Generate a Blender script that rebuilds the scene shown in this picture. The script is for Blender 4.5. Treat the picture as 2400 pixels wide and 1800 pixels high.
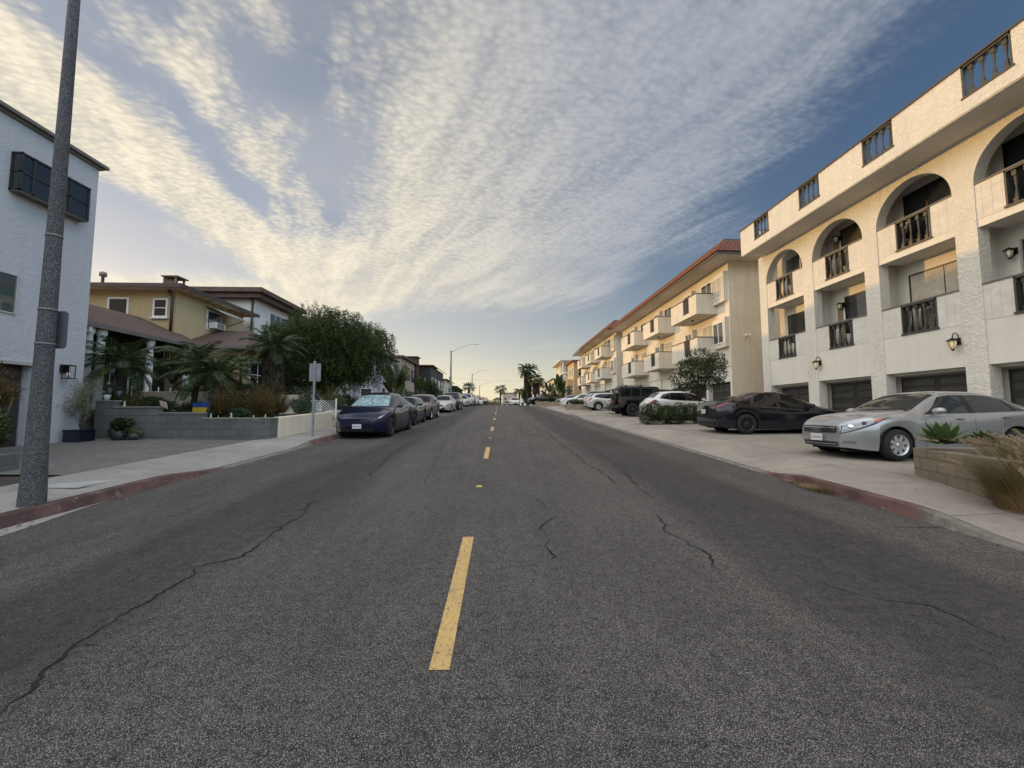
import bpy, math, random
import numpy as np
from mathutils import Vector, Matrix
random.seed(7); RNG=np.random.default_rng(11)
R=math.radians; PI=math.pi
for o in list(bpy.data.objects): bpy.data.objects.remove(o)
SC=bpy.context.scene; COL=SC.collection
# ------------------------------------------------ camera
cd=bpy.data.cameras.new('Camera'); cam=bpy.data.objects.new('Camera',cd); COL.objects.link(cam); SC.camera=cam
cam.location=(0,0,1.54); cd.sensor_width=36; cd.lens=930/2400*36; cd.clip_end=5000; cd.clip_start=.05
cam.rotation_euler=(R(90)+math.atan(66/930),0,-math.atan(28/930))
# ------------------------------------------------ light
SUN_AZ=R(55); SUN_EL=R(4.0)   # azimuth left of +Y
sd=Vector((-math.sin(SUN_AZ)*math.cos(SUN_EL),math.cos(SUN_AZ)*math.cos(SUN_EL),math.sin(SUN_EL)))
sl=bpy.data.lights.new('Sun','SUN'); sl.energy=1.7; sl.angle=R(.55); sl.color=(1,.575,.15)
so=bpy.data.objects.new('Sun',sl); COL.objects.link(so); so.rotation_euler=sd.to_track_quat('Z','Y').to_euler(); so.location=(-40,40,30)
SC.view_settings.view_transform='Standard'; SC.view_settings.look='None'; SC.view_settings.gamma=1; SC.view_settings.exposure=0.28
# ------------------------------------------------ node expression helper
class N:
    def __init__(s,nt,sock): s.nt=nt; s.s=sock
    def _m(s,op,*a,clamp=False):
        n=s.nt.nodes.new('ShaderNodeMath'); n.operation=op; n.use_clamp=clamp
        for i,x in enumerate((s,)+a):
            if isinstance(x,N): s.nt.links.new(x.s,n.inputs[i])
            else: n.inputs[i].default_value=x
        return N(s.nt,n.outputs[0])
    def __add__(s,o): return s._m('ADD',o)
    __radd__=__add__
    def __mul__(s,o): return s._m('MULTIPLY',o)
    __rmul__=__mul__
    def __sub__(s,o): return s._m('SUBTRACT',o)
    def __rsub__(s,o): return (s*-1)+o
    def __truediv__(s,o): return s._m('DIVIDE',o)
    def abs(s): return s._m('ABSOLUTE')
    def max(s,o): return s._m('MAXIMUM',o)
    def min(s,o): return s._m('MINIMUM',o)
    def pow(s,o): return s._m('POWER',o)
    def sin(s): return s._m('SINE')
    def clamp(s): return s._m('ADD',0.0,clamp=True)
    def ss(s,a,b,lo=0.0,hi=1.0):
        n=s.nt.nodes.new('ShaderNodeMapRange'); n.interpolation_type='SMOOTHSTEP'; s.nt.links.new(s.s,n.inputs[0])
        if a>b: a,b,lo,hi=b,a,hi,lo
        n.inputs[1].default_value=a; n.inputs[2].default_value=b; n.inputs[3].default_value=lo; n.inputs[4].default_value=hi
        return N(s.nt,n.outputs[0])
def comb(nt,x,y,z=0.0):
    n=nt.nodes.new('ShaderNodeCombineXYZ')
    for i,v in enumerate((x,y,z)):
        if isinstance(v,N): nt.links.new(v.s,n.inputs[i])
        else: n.inputs[i].default_value=v
    return n.outputs[0]
def noise(nt,vec,scale,detail=3,rough=.5,dist=0.,out=0):
    n=nt.nodes.new('ShaderNodeTexNoise'); n.inputs['Scale'].default_value=scale; n.inputs['Detail'].default_value=detail
    n.inputs['Roughness'].default_value=rough; n.inputs['Distortion'].default_value=dist
    if vec is not None: nt.links.new(vec,n.inputs['Vector'])
    return N(nt,n.outputs[out])
def voro(nt,vec,scale,feat='F1',rnd=1.,out=0):
    n=nt.nodes.new('ShaderNodeTexVoronoi'); n.feature=feat; n.inputs['Scale'].default_value=scale; n.inputs['Randomness'].default_value=rnd
    nt.links.new(vec,n.inputs['Vector']); return N(nt,n.outputs[out])
def mixc(nt,f,a,b,mode='MIX'):
    n=nt.nodes.new('ShaderNodeMix'); n.data_type='RGBA'; n.blend_type=mode
    if isinstance(f,N): nt.links.new(f.s,n.inputs[0])
    else: n.inputs[0].default_value=f
    for i,c in ((6,a),(7,b)):
        if hasattr(c,'is_linked') or hasattr(c,'links'): nt.links.new(c,n.inputs[i])
        else: n.inputs[i].default_value=(*c,1) if len(c)==3 else c
    return n.outputs[2]
# ------------------------------------------------ sky (world)
W=bpy.data.worlds.new('World'); SC.world=W; W.use_nodes=True; nt=W.node_tree; nt.nodes.clear()
wo=nt.nodes.new('ShaderNodeOutputWorld'); bg=nt.nodes.new('ShaderNodeBackground'); nt.links.new(bg.outputs[0],wo.inputs[0])
sky=nt.nodes.new('ShaderNodeTexSky'); sky.sky_type='NISHITA'; sky.sun_disc=False; sky.sun_elevation=SUN_EL; sky.sun_rotation=-SUN_AZ
sky.altitude=20; sky.air_density=1.0; sky.dust_density=.5; sky.ozone_density=2.0
tc=nt.nodes.new('ShaderNodeTexCoord'); sp=nt.nodes.new('ShaderNodeSeparateXYZ'); nt.links.new(tc.outputs['Generated'],sp.inputs[0])
dx,dy,dz=[N(nt,sp.outputs[i]) for i in range(3)]
zc=dz.max(.03); u0=dx/zc; v0=dy/zc
wv=comb(nt,u0,v0)
w1=noise(nt,wv,1.1,3)-.5; w2=noise(nt,comb(nt,u0+7.3,v0+3.1),1.1,3)-.5
w3=noise(nt,comb(nt,u0*1.0,v0*.8),4.5,3)-.5
u=u0+w1*.42+w3*.10; v=v0+w2*.5
# big fan of altocumulus
ledge=-0.42+(v-1.0)*(-0.40)
mass=(u-ledge).ss(-.14,.30)*(1.16-u).ss(-.10,.48)*(3.9-v).ss(-.5,.9)
# lower left part where the bands merge towards the horizon
merge=((u+1.72).ss(-.25,.12)).max((v-2.95).ss(-.35,.35))*(v-2.1).ss(-.35,.35)*(u+3.4).ss(-.2,.6)*((v+u*.75)*-1+3.1).ss(-.6,.5)
band=(u+1.72).ss(-.10,.12)*(u*-1-1.20).ss(-.06,.10)*(v-4.2).ss(.3,-.8)
blob=noise(nt,comb(nt,u0*1.5+1.5+v0*.3,v0*.8),2.6,4).ss(.40,.64)*(u+1.3).ss(0,.15)*(1.0-u).ss(0,.3)*(v-3.3).ss(.3,-.3)*.85
far=noise(nt,comb(nt,u0*.22,v0*.30),1.6,4).ss(.46,.70)*(v-3.4).ss(-.3,.6)*.55
# texture: fish-scale ripples
r=comb(nt,u0*.9+v0*.25+w1*.25,v0*1.0-u0*.35+w2*.25)
cell=voro(nt,comb(nt,u0*30+v0*12+w1*6,v0*46-u0*16+w2*6),1.0,'F1'); fine=noise(nt,r,34.0,3,.6,.3); med=noise(nt,wv,5.0,4,.55,.6)
streak=noise(nt,comb(nt,(u0+v0*.49+w1*.3)*6.0,(v0-u0*.5)*1.0),1.0,4,.55,.5)
fade=(v0.abs()).ss(5.0,1.8)
tex=((0.50-cell)*(1.0-u0.ss(-.2,1.1)*.45)*.9+(fine-.5)*1.1)*fade+(med-.5)*.9+(streak-.5)*2.3
cov=mass.max(merge*.95).max(band).max(blob).max(far)
edge=cov*.92+tex*.39*(cov*4).clamp()
inner=(tex*.9+.5).clamp()
sdn=nt.nodes.new('ShaderNodeVectorMath'); sdn.operation='DOT_PRODUCT'; nt.links.new(tc.outputs['Generated'],sdn.inputs[0]); sdn.inputs[1].default_value=tuple(sd)
dots=N(nt,sdn.outputs['Value'])
toward=dots.ss(.15,.98)
alpha=(edge.ss(.0,1.15)*(toward*.16+.70)*dz.ss(.0,.07)).clamp()
SK=dict(cool=(4.6,4.9,5.6),warm=(9.6,8.5,6.3),coolb=(5.9,6.1,6.5),warmb=(12.6,11.2,8.4))
ccol=mixc(nt,toward,SK['cool'],SK['warm']); ccolb=mixc(nt,toward,SK['coolb'],SK['warmb'])
cc=mixc(nt,inner,ccol,ccolb)
skt=mixc(nt,1.0,sky.outputs[0],(2.0,2.0,2.35),'MULTIPLY')
hz=mixc(nt,dots.ss(-.3,1.0),(4.5,5.3,6.0),(14.0,11.8,7.9))
skc=mixc(nt,(1.0-dz.max(0.0)).pow(4.5)*(dots.ss(-.6,.9)*.6+.38),skt,hz)
veil=(noise(nt,comb(nt,u0*.8,v0*.8+4),1.3,3).ss(.3,.7)*.30+.26)*(u0.ss(1.3,.2))*dz.ss(.02,.3)
skv=mixc(nt,veil.clamp(),skc,mixc(nt,toward,(3.7,4.2,5.0),(7.4,7.2,6.9)))
tot=mixc(nt,alpha,skv,cc)
# warm fill added to the unseen sky overhead and behind, to light the street
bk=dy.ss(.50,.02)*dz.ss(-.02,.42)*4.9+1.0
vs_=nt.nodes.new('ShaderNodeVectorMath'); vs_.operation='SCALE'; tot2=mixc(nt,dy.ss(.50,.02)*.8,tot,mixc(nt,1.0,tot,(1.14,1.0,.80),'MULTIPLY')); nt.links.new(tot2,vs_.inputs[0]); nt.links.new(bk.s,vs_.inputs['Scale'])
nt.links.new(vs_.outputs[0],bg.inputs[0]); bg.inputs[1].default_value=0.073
# ================================================ helpers
def G(y):
    if y<45: return .044*y
    if y<85: return 1.98+.044*(y-45)-.00055*(y-45)**2
    if y<160: return 2.86-.02*(y-85)
    return 1.36
def Gs(y): return G(y)
def sm(a,b,x):
    t=max(0.,min(1.,(x-a)/(b-a))); return t*t*(3-2*t)
def setp(o,label=None,cat=None,group=None,kind=None):
    if label: o['label']=label
    if cat: o['category']=cat
    if group: o['group']=group
    if kind: o['kind']=kind
    return o
def thing(name,label,cat,loc=(0,0,0),rz=0,group=None):
    o=bpy.data.objects.new(name,None); COL.objects.link(o); o.location=loc; o.rotation_euler=(0,0,rz); o.empty_display_size=.3
    return setp(o,label,cat,group)
def origin(o):
    v=Vector((0,0,0))
    while o is not None: v=v+o.location; o=o.parent
    return v
class MB:
    def __init__(s): s.v=[]; s.f=[]; s.sm=[]; s.mi=[]; s.cm=0
    def add(s,vs,fs,smooth=False):
        n=len(s.v); s.v+= [tuple(p) for p in vs]
        for f in fs: s.f.append(tuple(i+n for i in f)); s.sm.append(smooth); s.mi.append(s.cm)
        return s
    def box(s,x0,x1,y0,y1,z0,z1):
        if x0>x1:x0,x1=x1,x0
        if y0>y1:y0,y1=y1,y0
        if z0>z1:z0,z1=z1,z0
        return s.add([(x0,y0,z0),(x1,y0,z0),(x1,y1,z0),(x0,y1,z0),(x0,y0,z1),(x1,y0,z1),(x1,y1,z1),(x0,y1,z1)],
          [(0,3,2,1),(4,5,6,7),(0,1,5,4),(1,2,6,5),(2,3,7,6),(3,0,4,7)])
    def tube(s,pts,r,n=8,smooth=True,cap=True):
        pts=[Vector(p) for p in pts]; rs=r if isinstance(r,(list,tuple)) else [r]*len(pts)
        vs=[];fs=[]; prev=None
        for i,p in enumerate(pts):
            d=(pts[min(i+1,len(pts)-1)]-pts[max(i-1,0)]).normalized()
            if prev is None: a=d.orthogonal().normalized()
            else: a=(prev-d*prev.dot(d)); a=a.normalized() if a.length>1e-6 else d.orthogonal().normalized()
            prev=a; b=d.cross(a)
            for k in range(n):
                t=2*PI*k/n; vs.append(p+(a*math.cos(t)+b*math.sin(t))*rs[i])
        for i in range(len(pts)-1):
            for k in range(n):
                k2=(k+1)%n; fs.append((i*n+k,i*n+k2,(i+1)*n+k2,(i+1)*n+k))
        s.add(vs,fs,smooth)
        if cap:
            m=len(s.v)-len(vs); s.f.append(tuple(m+k for k in range(n))[::-1]); s.sm.append(False); s.mi.append(s.cm)
            q=m+(len(pts)-1)*n; s.f.append(tuple(q+k for k in range(n))); s.sm.append(False); s.mi.append(s.cm)
        return s
    def lathe(s,prof,c=(0,0,0),n=16,axis='Z',smooth=True,a0=0,a1=2*PI):
        vs=[];fs=[]; full=abs(a1-a0-2*PI)<1e-6; m=n if full else n+1
        for r,z in prof:
            for k in range(m):
                t=a0+(a1-a0)*k/n; x,y=r*math.cos(t),r*math.sin(t)
                p={'Z':(x,y,z),'X':(z,x,y),'Y':(x,z,y)}[axis]; vs.append((c[0]+p[0],c[1]+p[1],c[2]+p[2]))
        for i in range(len(prof)-1):
            for k in range(m if full else m-1):
                k2=(k+1)%m; fs.append((i*m+k,i*m+k2,(i+1)*m+k2,(i+1)*m+k))
        return s.add(vs,fs,smooth)
    def grid(s,P,smooth=True):
        a=len(P);b=len(P[0]); vs=[p for r_ in P for p in r_]
        return s.add(vs,[(i*b+j,i*b+j+1,(i+1)*b+j+1,(i+1)*b+j) for i in range(a-1) for j in range(b-1)],smooth)
    def prism(s,poly,axis,a,b,smooth=False):
        # poly in the two other axes; extruded along axis from a to b
        n=len(poly)
        def mk(p,t): return {'X':(t,p[0],p[1]),'Y':(p[0],t,p[1]),'Z':(p[0],p[1],t)}[axis]
        vs=[mk(p,a) for p in poly]+[mk(p,b) for p in poly]
        s.add(vs,[tuple(range(n))[::-1],tuple(range(n,2*n))]+[(i,(i+1)%n,n+(i+1)%n,n+i) for i in range(n)],smooth); return s
    def build(s,name,mat,parent=None,world=True,bevel=0,solid=0,fixn=True):
        me=bpy.data.meshes.new(name); v=s.v
        if parent is not None and world:
            o=origin(parent); v=[(p[0]-o.x,p[1]-o.y,p[2]-o.z) for p in v]
        me.from_pydata([tuple(p) for p in v],[],s.f); me.polygons.foreach_set('use_smooth',s.sm)
        for m in (mat if isinstance(mat,(list,tuple)) else [mat]): me.materials.append(m)
        if any(s.mi): me.polygons.foreach_set('material_index',s.mi)
        me.update()
        if fixn:
            import bmesh
            bm=bmesh.new(); bm.from_mesh(me); bmesh.ops.recalc_face_normals(bm,faces=bm.faces); bm.to_mesh(me); bm.free()
        ob=bpy.data.objects.new(name,me); COL.objects.link(ob)
        if parent is not None: ob.parent=parent
        if bevel:
            b=ob.modifiers.new('b','BEVEL'); b.width=bevel; b.segments=2; b.limit_method='ANGLE'
        if solid:
            b=ob.modifiers.new('s','SOLIDIFY'); b.thickness=solid
        return ob
def copy_tree(o,parent=None,over=None):
    c=o.copy(); COL.objects.link(c); c.parent=parent
    if over and c.type=='MESH':
        for i,sl_ in enumerate(c.material_slots):
            k=sl_.material.name if sl_.material else None
            if k in over: sl_.link='OBJECT'; sl_.material=over[k]
    for ch in [x for x in bpy.data.objects if x.parent==o]: copy_tree(ch,c,over)
    return c
# ================================================ materials
MT={}
def mat(name,col,rough=.6,metal=0,var=.12,vs=2.,bump=0,bs=40,coat=0,spec=.5,col2=None,fine=0,fs=60,coord='pos',emis=None,bdist=.02,bdetail=4):
    if name in MT: return MT[name]
    m=bpy.data.materials.new(name); m.use_nodes=True; nt=m.node_tree; b=nt.nodes['Principled BSDF']; MT[name]=m
    b.inputs['Roughness'].default_value=rough; b.inputs['Metallic'].default_value=metal; b.inputs['Coat Weight'].default_value=coat; b.inputs['Coat Roughness'].default_value=.03
    b.inputs['Specular IOR Level'].default_value=spec
    if coord=='pos': g=nt.nodes.new('ShaderNodeNewGeometry'); vec=g.outputs['Position']
    else: g=nt.nodes.new('ShaderNodeTexCoord'); vec=g.outputs['Object']
    c=col
    if var or col2:
        n=noise(nt,vec,vs,4,.6,.3)
        lo=tuple(x*(1-var) for x in col) if col2 is None else col
        hi=tuple(min(1,x*(1+var)) for x in col) if col2 is None else col2
        c=mixc(nt,n.ss(.3,.7),lo,hi)
        if fine:
            n2=noise(nt,vec,fs,2); c=mixc(nt,n2.ss(.3,.7),c,(1+fine,)*3,'MULTIPLY') if False else mixc(nt,(n2-.5).abs()*2*fine,c,(0,0,0))
        nt.links.new(c,b.inputs['Base Color'])
    else: b.inputs['Base Color'].default_value=(*col,1)
    if bump:
        n=noise(nt,vec,bs,bdetail,.6,.4); bp=nt.nodes.new('ShaderNodeBump'); bp.inputs['Strength'].default_value=bump; bp.inputs['Distance'].default_value=bdist
        nt.links.new(n.s,bp.inputs['Height']); nt.links.new(bp.outputs[0],b.inputs['Normal'])
    if emis: b.inputs['Emission Color'].default_value=(*emis[0],1); b.inputs['Emission Strength'].default_value=emis[1]
    return m
def pbsdf(m): return m.node_tree.nodes['Principled BSDF']
# asphalt
def asphalt():
    m=bpy.data.materials.new('asphalt'); m.use_nodes=True; nt=m.node_tree; b=nt.nodes['Principled BSDF']
    g=nt.nodes.new('ShaderNodeNewGeometry'); P=g.outputs['Position']; sp=nt.nodes.new('ShaderNodeSeparateXYZ'); nt.links.new(P,sp.inputs[0])
    x,y=N(nt,sp.outputs[0]),N(nt,sp.outputs[1])
    lw=noise(nt,comb(nt,x*.5,y*.22),1.0,4,.6)-.5
    xx=x+lw*.9
    # smooth worn/oily bands along the road and rougher stony lanes
    bandL=(xx+3.75).ss(-.25,.2)*(xx+2.35).ss(.2,-.35)
    bandR=(xx-2.3).ss(-.3,.3)*(xx-4.1).ss(.25,-.3)
    smooth=(bandL*.9).max(bandR)
    st=voro(nt,P,150.0,'F1',1.,1); stg=nt.nodes.new('ShaderNodeSeparateColor'); nt.links.new(st.s,stg.inputs[0]); stone=N(nt,stg.outputs[0])
    st2=voro(nt,P,150.0,'F1')
    speck=(stone.ss(.1,1.0)*.62+.18)*st2.ss(.62,.12)
    big=noise(nt,comb(nt,x*.7,y*.35),1.2,6,.68); streak=noise(nt,comb(nt,x*3.4,y*.16),1.0,5,.65,.15); pat=noise(nt,comb(nt,x*1.5+9,y*.45),1.0,5,.7,.3).ss(.50,.60)*(x.abs()+lw).ss(2.2,3.4); fn=noise(nt,P,60.,3,.6); mg=noise(nt,P,14.,4,.75)
    tone=(big.ss(.3,.7)*.30+.85)*(streak.ss(.3,.72)*.20+.90)*(smooth*-.20+1.03)*(pat*-.15+1.03)
    val=(speck*((smooth*-.85)+1.45)*.22+.026+(mg-.5)*.085+(fn-.5)*.05)*tone
    spots=noise(nt,comb(nt,x*3,y*2),1.0,3).ss(.70,.78)*.35
    val=val*((spots*-1)+1.0)
    c=comb(nt,val*1.14,val*1.03,val*.95); nt.links.new(c,b.inputs['Base Color'])
    b.inputs['Roughness'].default_value=.82; b.inputs['Specular IOR Level'].default_value=.35
    h=st2*-1.0*((smooth*-.6)+1.0)+fn*.5; bp=nt.nodes.new('ShaderNodeBump'); bp.inputs['Strength'].default_value=.75; bp.inputs['Distance'].default_value=.006
    nt.links.new(h.s,bp.inputs['Height']); nt.links.new(bp.outputs[0],b.inputs['Normal']); return m
def concrete(name,col,joints=1.5,jx=None):
    m=bpy.data.materials.new(name); m.use_nodes=True; nt=m.node_tree; b=nt.nodes['Principled BSDF']
    g=nt.nodes.new('ShaderNodeNewGeometry'); P=g.outputs['Position']; sp=nt.nodes.new('ShaderNodeSeparateXYZ'); nt.links.new(P,sp.inputs[0])
    x,y=N(nt,sp.outputs[0]),N(nt,sp.outputs[1])
    n1=noise(nt,P,.7,5,.62,.5); n2=noise(nt,P,9.,4,.6); n3=noise(nt,P,70.,2)
    t=n1.ss(.28,.72)*.34+.83; t=t*(n2.ss(.3,.7)*.14+.93)*(n3*.2+.9)
    stain=noise(nt,comb(nt,x*1.3+3,y*1.3),1.0,4,.6,.8).ss(.60,.74)*-.28+1.0
    t=t*stain*(noise(nt,comb(nt,x*.9+7,y*.9),1.0,3,.5,.2).ss(.66,.74)*-.35+1.0)
    wy=y+(n2-.5)*.025; jy=((wy/joints)._m('FRACT')-.5).abs().ss(.4925,.4975)
    t=t*(jy*-.62+1.0)
    if jx:
        for q in jx: t=t*((x+(n2-.5)*.03-q).abs().ss(.016,.006)*-.55+1.0)
    c=comb(nt,t*col[0],t*col[1],t*col[2]); nt.links.new(c,b.inputs['Base Color']); b.inputs['Roughness'].default_value=.85
    bp=nt.nodes.new('ShaderNodeBump'); bp.inputs['Strength'].default_value=.35; bp.inputs['Distance'].default_value=.006; nt.links.new((n3+n2).s,bp.inputs['Height']); nt.links.new(bp.outputs[0],b.inputs['Normal'])
    return m
def block(name,col,bw=.4,bh=.2,axis='X',mort=.012,mcol=.75,off=.5,var=.2,bumpd=.008):
    # masonry block pattern: brick texture on (along,z)
    m=bpy.data.materials.new(name); m.use_nodes=True; nt=m.node_tree; b=nt.nodes['Principled BSDF']
    g=nt.nodes.new('ShaderNodeNewGeometry'); P=g.outputs['Position']; sp=nt.nodes.new('ShaderNodeSeparateXYZ'); nt.links.new(P,sp.inputs[0])
    x,y,z=[N(nt,sp.outputs[i]) for i in range(3)]
    al={'X':x,'Y':y,'XY':x+y}[axis]
    br=nt.nodes.new('ShaderNodeTexBrick'); br.offset=off; br.inputs['Scale'].default_value=1; br.inputs['Brick Width'].default_value=bw; br.inputs['Row Height'].default_value=bh; br.inputs['Mortar Size'].default_value=mort
    br.inputs['Mortar Smooth'].default_value=.2; br.inputs['Bias'].default_value=0
    for i,k in enumerate(('Color1','Color2')): br.inputs[k].default_value=(*[c*(1-var if i==0 else 1+var) for c in col],1)
    br.inputs['Mortar'].default_value=(*[c*mcol for c in col],1); nt.links.new(comb(nt,al,z),br.inputs['Vector'])
    n=noise(nt,P,2.5,5,.65,.5); n2=noise(nt,P,35.,3)
    c=mixc(nt,n.ss(.25,.75)*.4+.0,br.outputs[0],tuple(c*.55 for c in col)); c=mixc(nt,(n2-.5).abs()*.5,c,(0,0,0)); nt.links.new(c,b.inputs['Base Color'])
    b.inputs['Roughness'].default_value=.9; bp=nt.nodes.new('ShaderNodeBump'); bp.inputs['Strength'].default_value=.8; bp.inputs['Distance'].default_value=bumpd
    h=N(nt,br.outputs[1])*-1.0+n2*.4; nt.links.new(h.s,bp.inputs['Height']); nt.links.new(bp.outputs[0],b.inputs['Normal']); return m
def stucco(name,col,rough_tex=1.0,scale=6.,stain=.18):
    m=bpy.data.materials.new(name); m.use_nodes=True; nt=m.node_tree; b=nt.nodes['Principled BSDF']
    g=nt.nodes.new('ShaderNodeNewGeometry'); P=g.outputs['Position']; sp=nt.nodes.new('ShaderNodeSeparateXYZ'); nt.links.new(P,sp.inputs[0]); x,y,z=[N(nt,sp.outputs[i]) for i in range(3)]
    n=noise(nt,P,scale,3,.5,1.6); n2=noise(nt,P,45.,3); lg=noise(nt,P,.6,4,.6); drip=noise(nt,comb(nt,x*6,y*6,z*.35),1.0,4,.6)
    tr=n.ss(.40,.60)
    t=(lg.ss(.3,.7)*stain*.6+1-stain*.6)*(drip.ss(.35,.75)*-stain*.5+1.0)*(tr*.025*rough_tex+.975)
    nt.links.new(comb(nt,t*col[0],t*col[1],t*col[2]),b.inputs['Base Color']); b.inputs['Roughness'].default_value=.85; b.inputs['Specular IOR Level'].default_value=.3
    bp=nt.nodes.new('ShaderNodeBump'); bp.inputs['Strength'].default_value=.8; bp.inputs['Distance'].default_value=.011*rough_tex+.0015
    nt.links.new((tr+n2*.12).s,bp.inputs['Height']); nt.links.new(bp.outputs[0],b.inputs['Normal']); return m
def leafmat(name,col,col2,rough=.5,trans=.25,vs=1.5):
    m=bpy.data.materials.new(name); m.use_nodes=True; nt=m.node_tree; b=nt.nodes['Principled BSDF']
    g=nt.nodes.new('ShaderNodeNewGeometry'); n=noise(nt,g.outputs['Position'],vs,3); rnd=N(nt,g.outputs['Random Per Island'])
    c=mixc(nt,(n.ss(.35,.65)*.55+rnd*.5).clamp(),col,col2); nt.links.new(c,b.inputs['Base Color']); b.inputs['Roughness'].default_value=rough; b.inputs['Specular IOR Level'].default_value=.35
    tr=nt.nodes.new('ShaderNodeBsdfTranslucent'); nt.links.new(c,tr.inputs[0]); mx=nt.nodes.new('ShaderNodeMixShader'); mx.inputs[0].default_value=trans
    nt.links.new(b.outputs[0],mx.inputs[1]); nt.links.new(tr.outputs[0],mx.inputs[2]); nt.links.new(mx.outputs[0],nt.nodes['Material Output'].inputs[0]); MT[name]=m; return m
A_asph=asphalt(); A_side=concrete('sidewalk concrete',(.255,.228,.195),1.55,(-6.9,6.95,7.05)); A_sideL=concrete('left sidewalk concrete',(.25,.236,.218),1.55,(-5.86,))
A_stw=stucco('trowelled white stucco',(.71,.68,.62),1.1,7.5,.12); A_st=stucco('smooth white stucco',(.73,.70,.64),.18,5.,.12); A_tile=block('white slump block panel',(.73,.695,.64),.22,.235,'Y',.005,.84,0,.03,.006)
A_cream=stucco('cream stucco',(.74,.65,.50),.12,8.); A_creamW=stucco('pale cream stucco',(.74,.68,.58),.55,7.); A_grayw=stucco('light grey stucco',(.47,.47,.49),.25,5.,.10)
A_yellow=stucco('ochre stucco',(.54,.41,.235),.3,6.); A_white=mat('white paint',(.78,.77,.74),.5,var=.05); A_black=mat('black painted wood',(.022,.022,.024),.45,var=.2,vs=5)
A_balm=mat('baluster grey paint',(.045,.043,.038),.5,var=.2,vs=8); A_trim=mat('dark brown trim',(.06,.045,.035),.6); A_rail=mat('grey brown trim',(.14,.125,.11),.6)
A_glass=mat('window glass',(.02,.024,.028),.04,var=0,spec=.8); A_gl2=mat('dull glass',(.05,.06,.07),.10,var=.3,vs=1.,spec=.7)
A_curt=mat('curtain',(.42,.39,.33),.8,var=.12,vs=6); A_alu=mat('aluminium',(.55,.55,.54),.35,.6,var=.05); A_bronze=mat('bronze metal',(.03,.026,.022),.4,.6,var=.1)
A_porchshade=mat('shaded porch wall',(.035,.03,.026),.9); A_soil=mat('dark soil',(.045,.032,.024),.95,var=.4,vs=12,bump=.8,bs=30)
A_red=mat('faded red paint',(.21,.06,.055),.75,var=.3,vs=6)
# ================================================ SETTING: ground, road, pavements
def Hx(x,y):
    """kerb reveal height at y for each side"""
    if x>0: return .015+.125*(sm(3.9,5.0,y)*(1-sm(6.6,7.9,y))) + .09*sm(25,27,y)*(1-sm(29,31,y)) if y>0 else .015
    return .015+.125*(1-sm(6.9,8.6,y))+.125*sm(11.3,12.9,y)
def side_z(x,y):
    if x>0: d=x-5.2; h=Hx(1,y); full=.14+.012*d
    else: d=-5.7-x; h=Hx(-1,y); full=.14+.02*min(d,2.)
    t=sm(0,1.3,d); return G(y)+h*(1-t)+full*t
ys=[-25+i*.5 for i in range(0,150)]+[50+i*2. for i in range(0,61)]
mb=MB(); xs=[-5.72+i*(10.94/16) for i in range(17)]
mb.grid([[(x,y,G(y)) for x in xs] for y in ys]); road=setp(mb.build('road',A_asph),kind='structure')
mb=MB(); gx=[-900,-400,-200,-100,-60,-40,-30,-22,-16,-12,-8,-5.9,5.3,8,14,20,30,40,60,100,200,400,900]
yg=[-300,-100]+ys+[250,400,700,1100,1400,2000,3000]
mb.grid([[(x,y,G(y)-.12) for x in gx] for y in yg]); setp(mb.build('ground',mat('dry ground',(.16,.135,.10),.95,var=.3,vs=.6,bump=.3)),kind='structure')
yk=[-25+i*.25 for i in range(0,300)]+[50+i*2. for i in range(0,80)]
xr=[5.34,5.6,5.9,6.2,6.5,7.0,8,9,10.5,12,14.2]
mb=MB(); mb.grid([[(x,y,side_z(x,y)) for x in xr] for y in yk]); setp(mb.build('pavement_and_driveway',A_side),kind='structure')
xl=[-5.84,-6.1,-6.4,-6.7,-7.0,-7.35]
mb=MB(); mb.grid([[(x,y,side_z(x,y)) for x in xl] for y in yk]); setp(mb.build('pavement',A_sideL),kind='structure')
pav=block('brown paver',(.12,.105,.09),.22,.11,'X',.006,.8,.5,.12,.003)
def paver():
    m=bpy.data.materials.new('driveway pavers'); m.use_nodes=True; nt=m.node_tree; b=nt.nodes['Principled BSDF']
    g=nt.nodes.new('ShaderNodeNewGeometry'); br=nt.nodes.new('ShaderNodeTexBrick'); nt.links.new(g.outputs['Position'],br.inputs['Vector']); br.inputs['Scale'].default_value=1
    br.inputs['Brick Width'].default_value=.24; br.inputs['Row Height'].default_value=.12; br.inputs['Mortar Size'].default_value=.005
    br.inputs['Color1'].default_value=(.115,.110,.104,1); br.inputs['Color2'].default_value=(.16,.152,.142,1); br.inputs['Mortar'].default_value=(.07,.06,.05,1)
    n=noise(nt,g.outputs['Position'],.9,4,.6,.4); c=mixc(nt,n.ss(.3,.7)*.35,br.outputs[0],(.07,.064,.058)); nt.links.new(c,b.inputs['Base Color']); b.inputs['Roughness'].default_value=.85
    return m
mb=MB(); mb.grid([[(x,y,side_z(-7.35,y)+.004+(-7.35-x)*.012) for x in (-7.35,-8.5,-10,-12.1)] for y in [7.0+i*.25 for i in range(22)]]); setp(mb.build('driveway',paver()),kind='structure')
mb=MB(); mb.grid([[(x,y,side_z(-7.35,y)-.02) for x in (-7.35,-9,-12.6,-30)] for y in yk]); setp(mb.build('yard_ground',A_soil),kind='structure')
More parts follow.
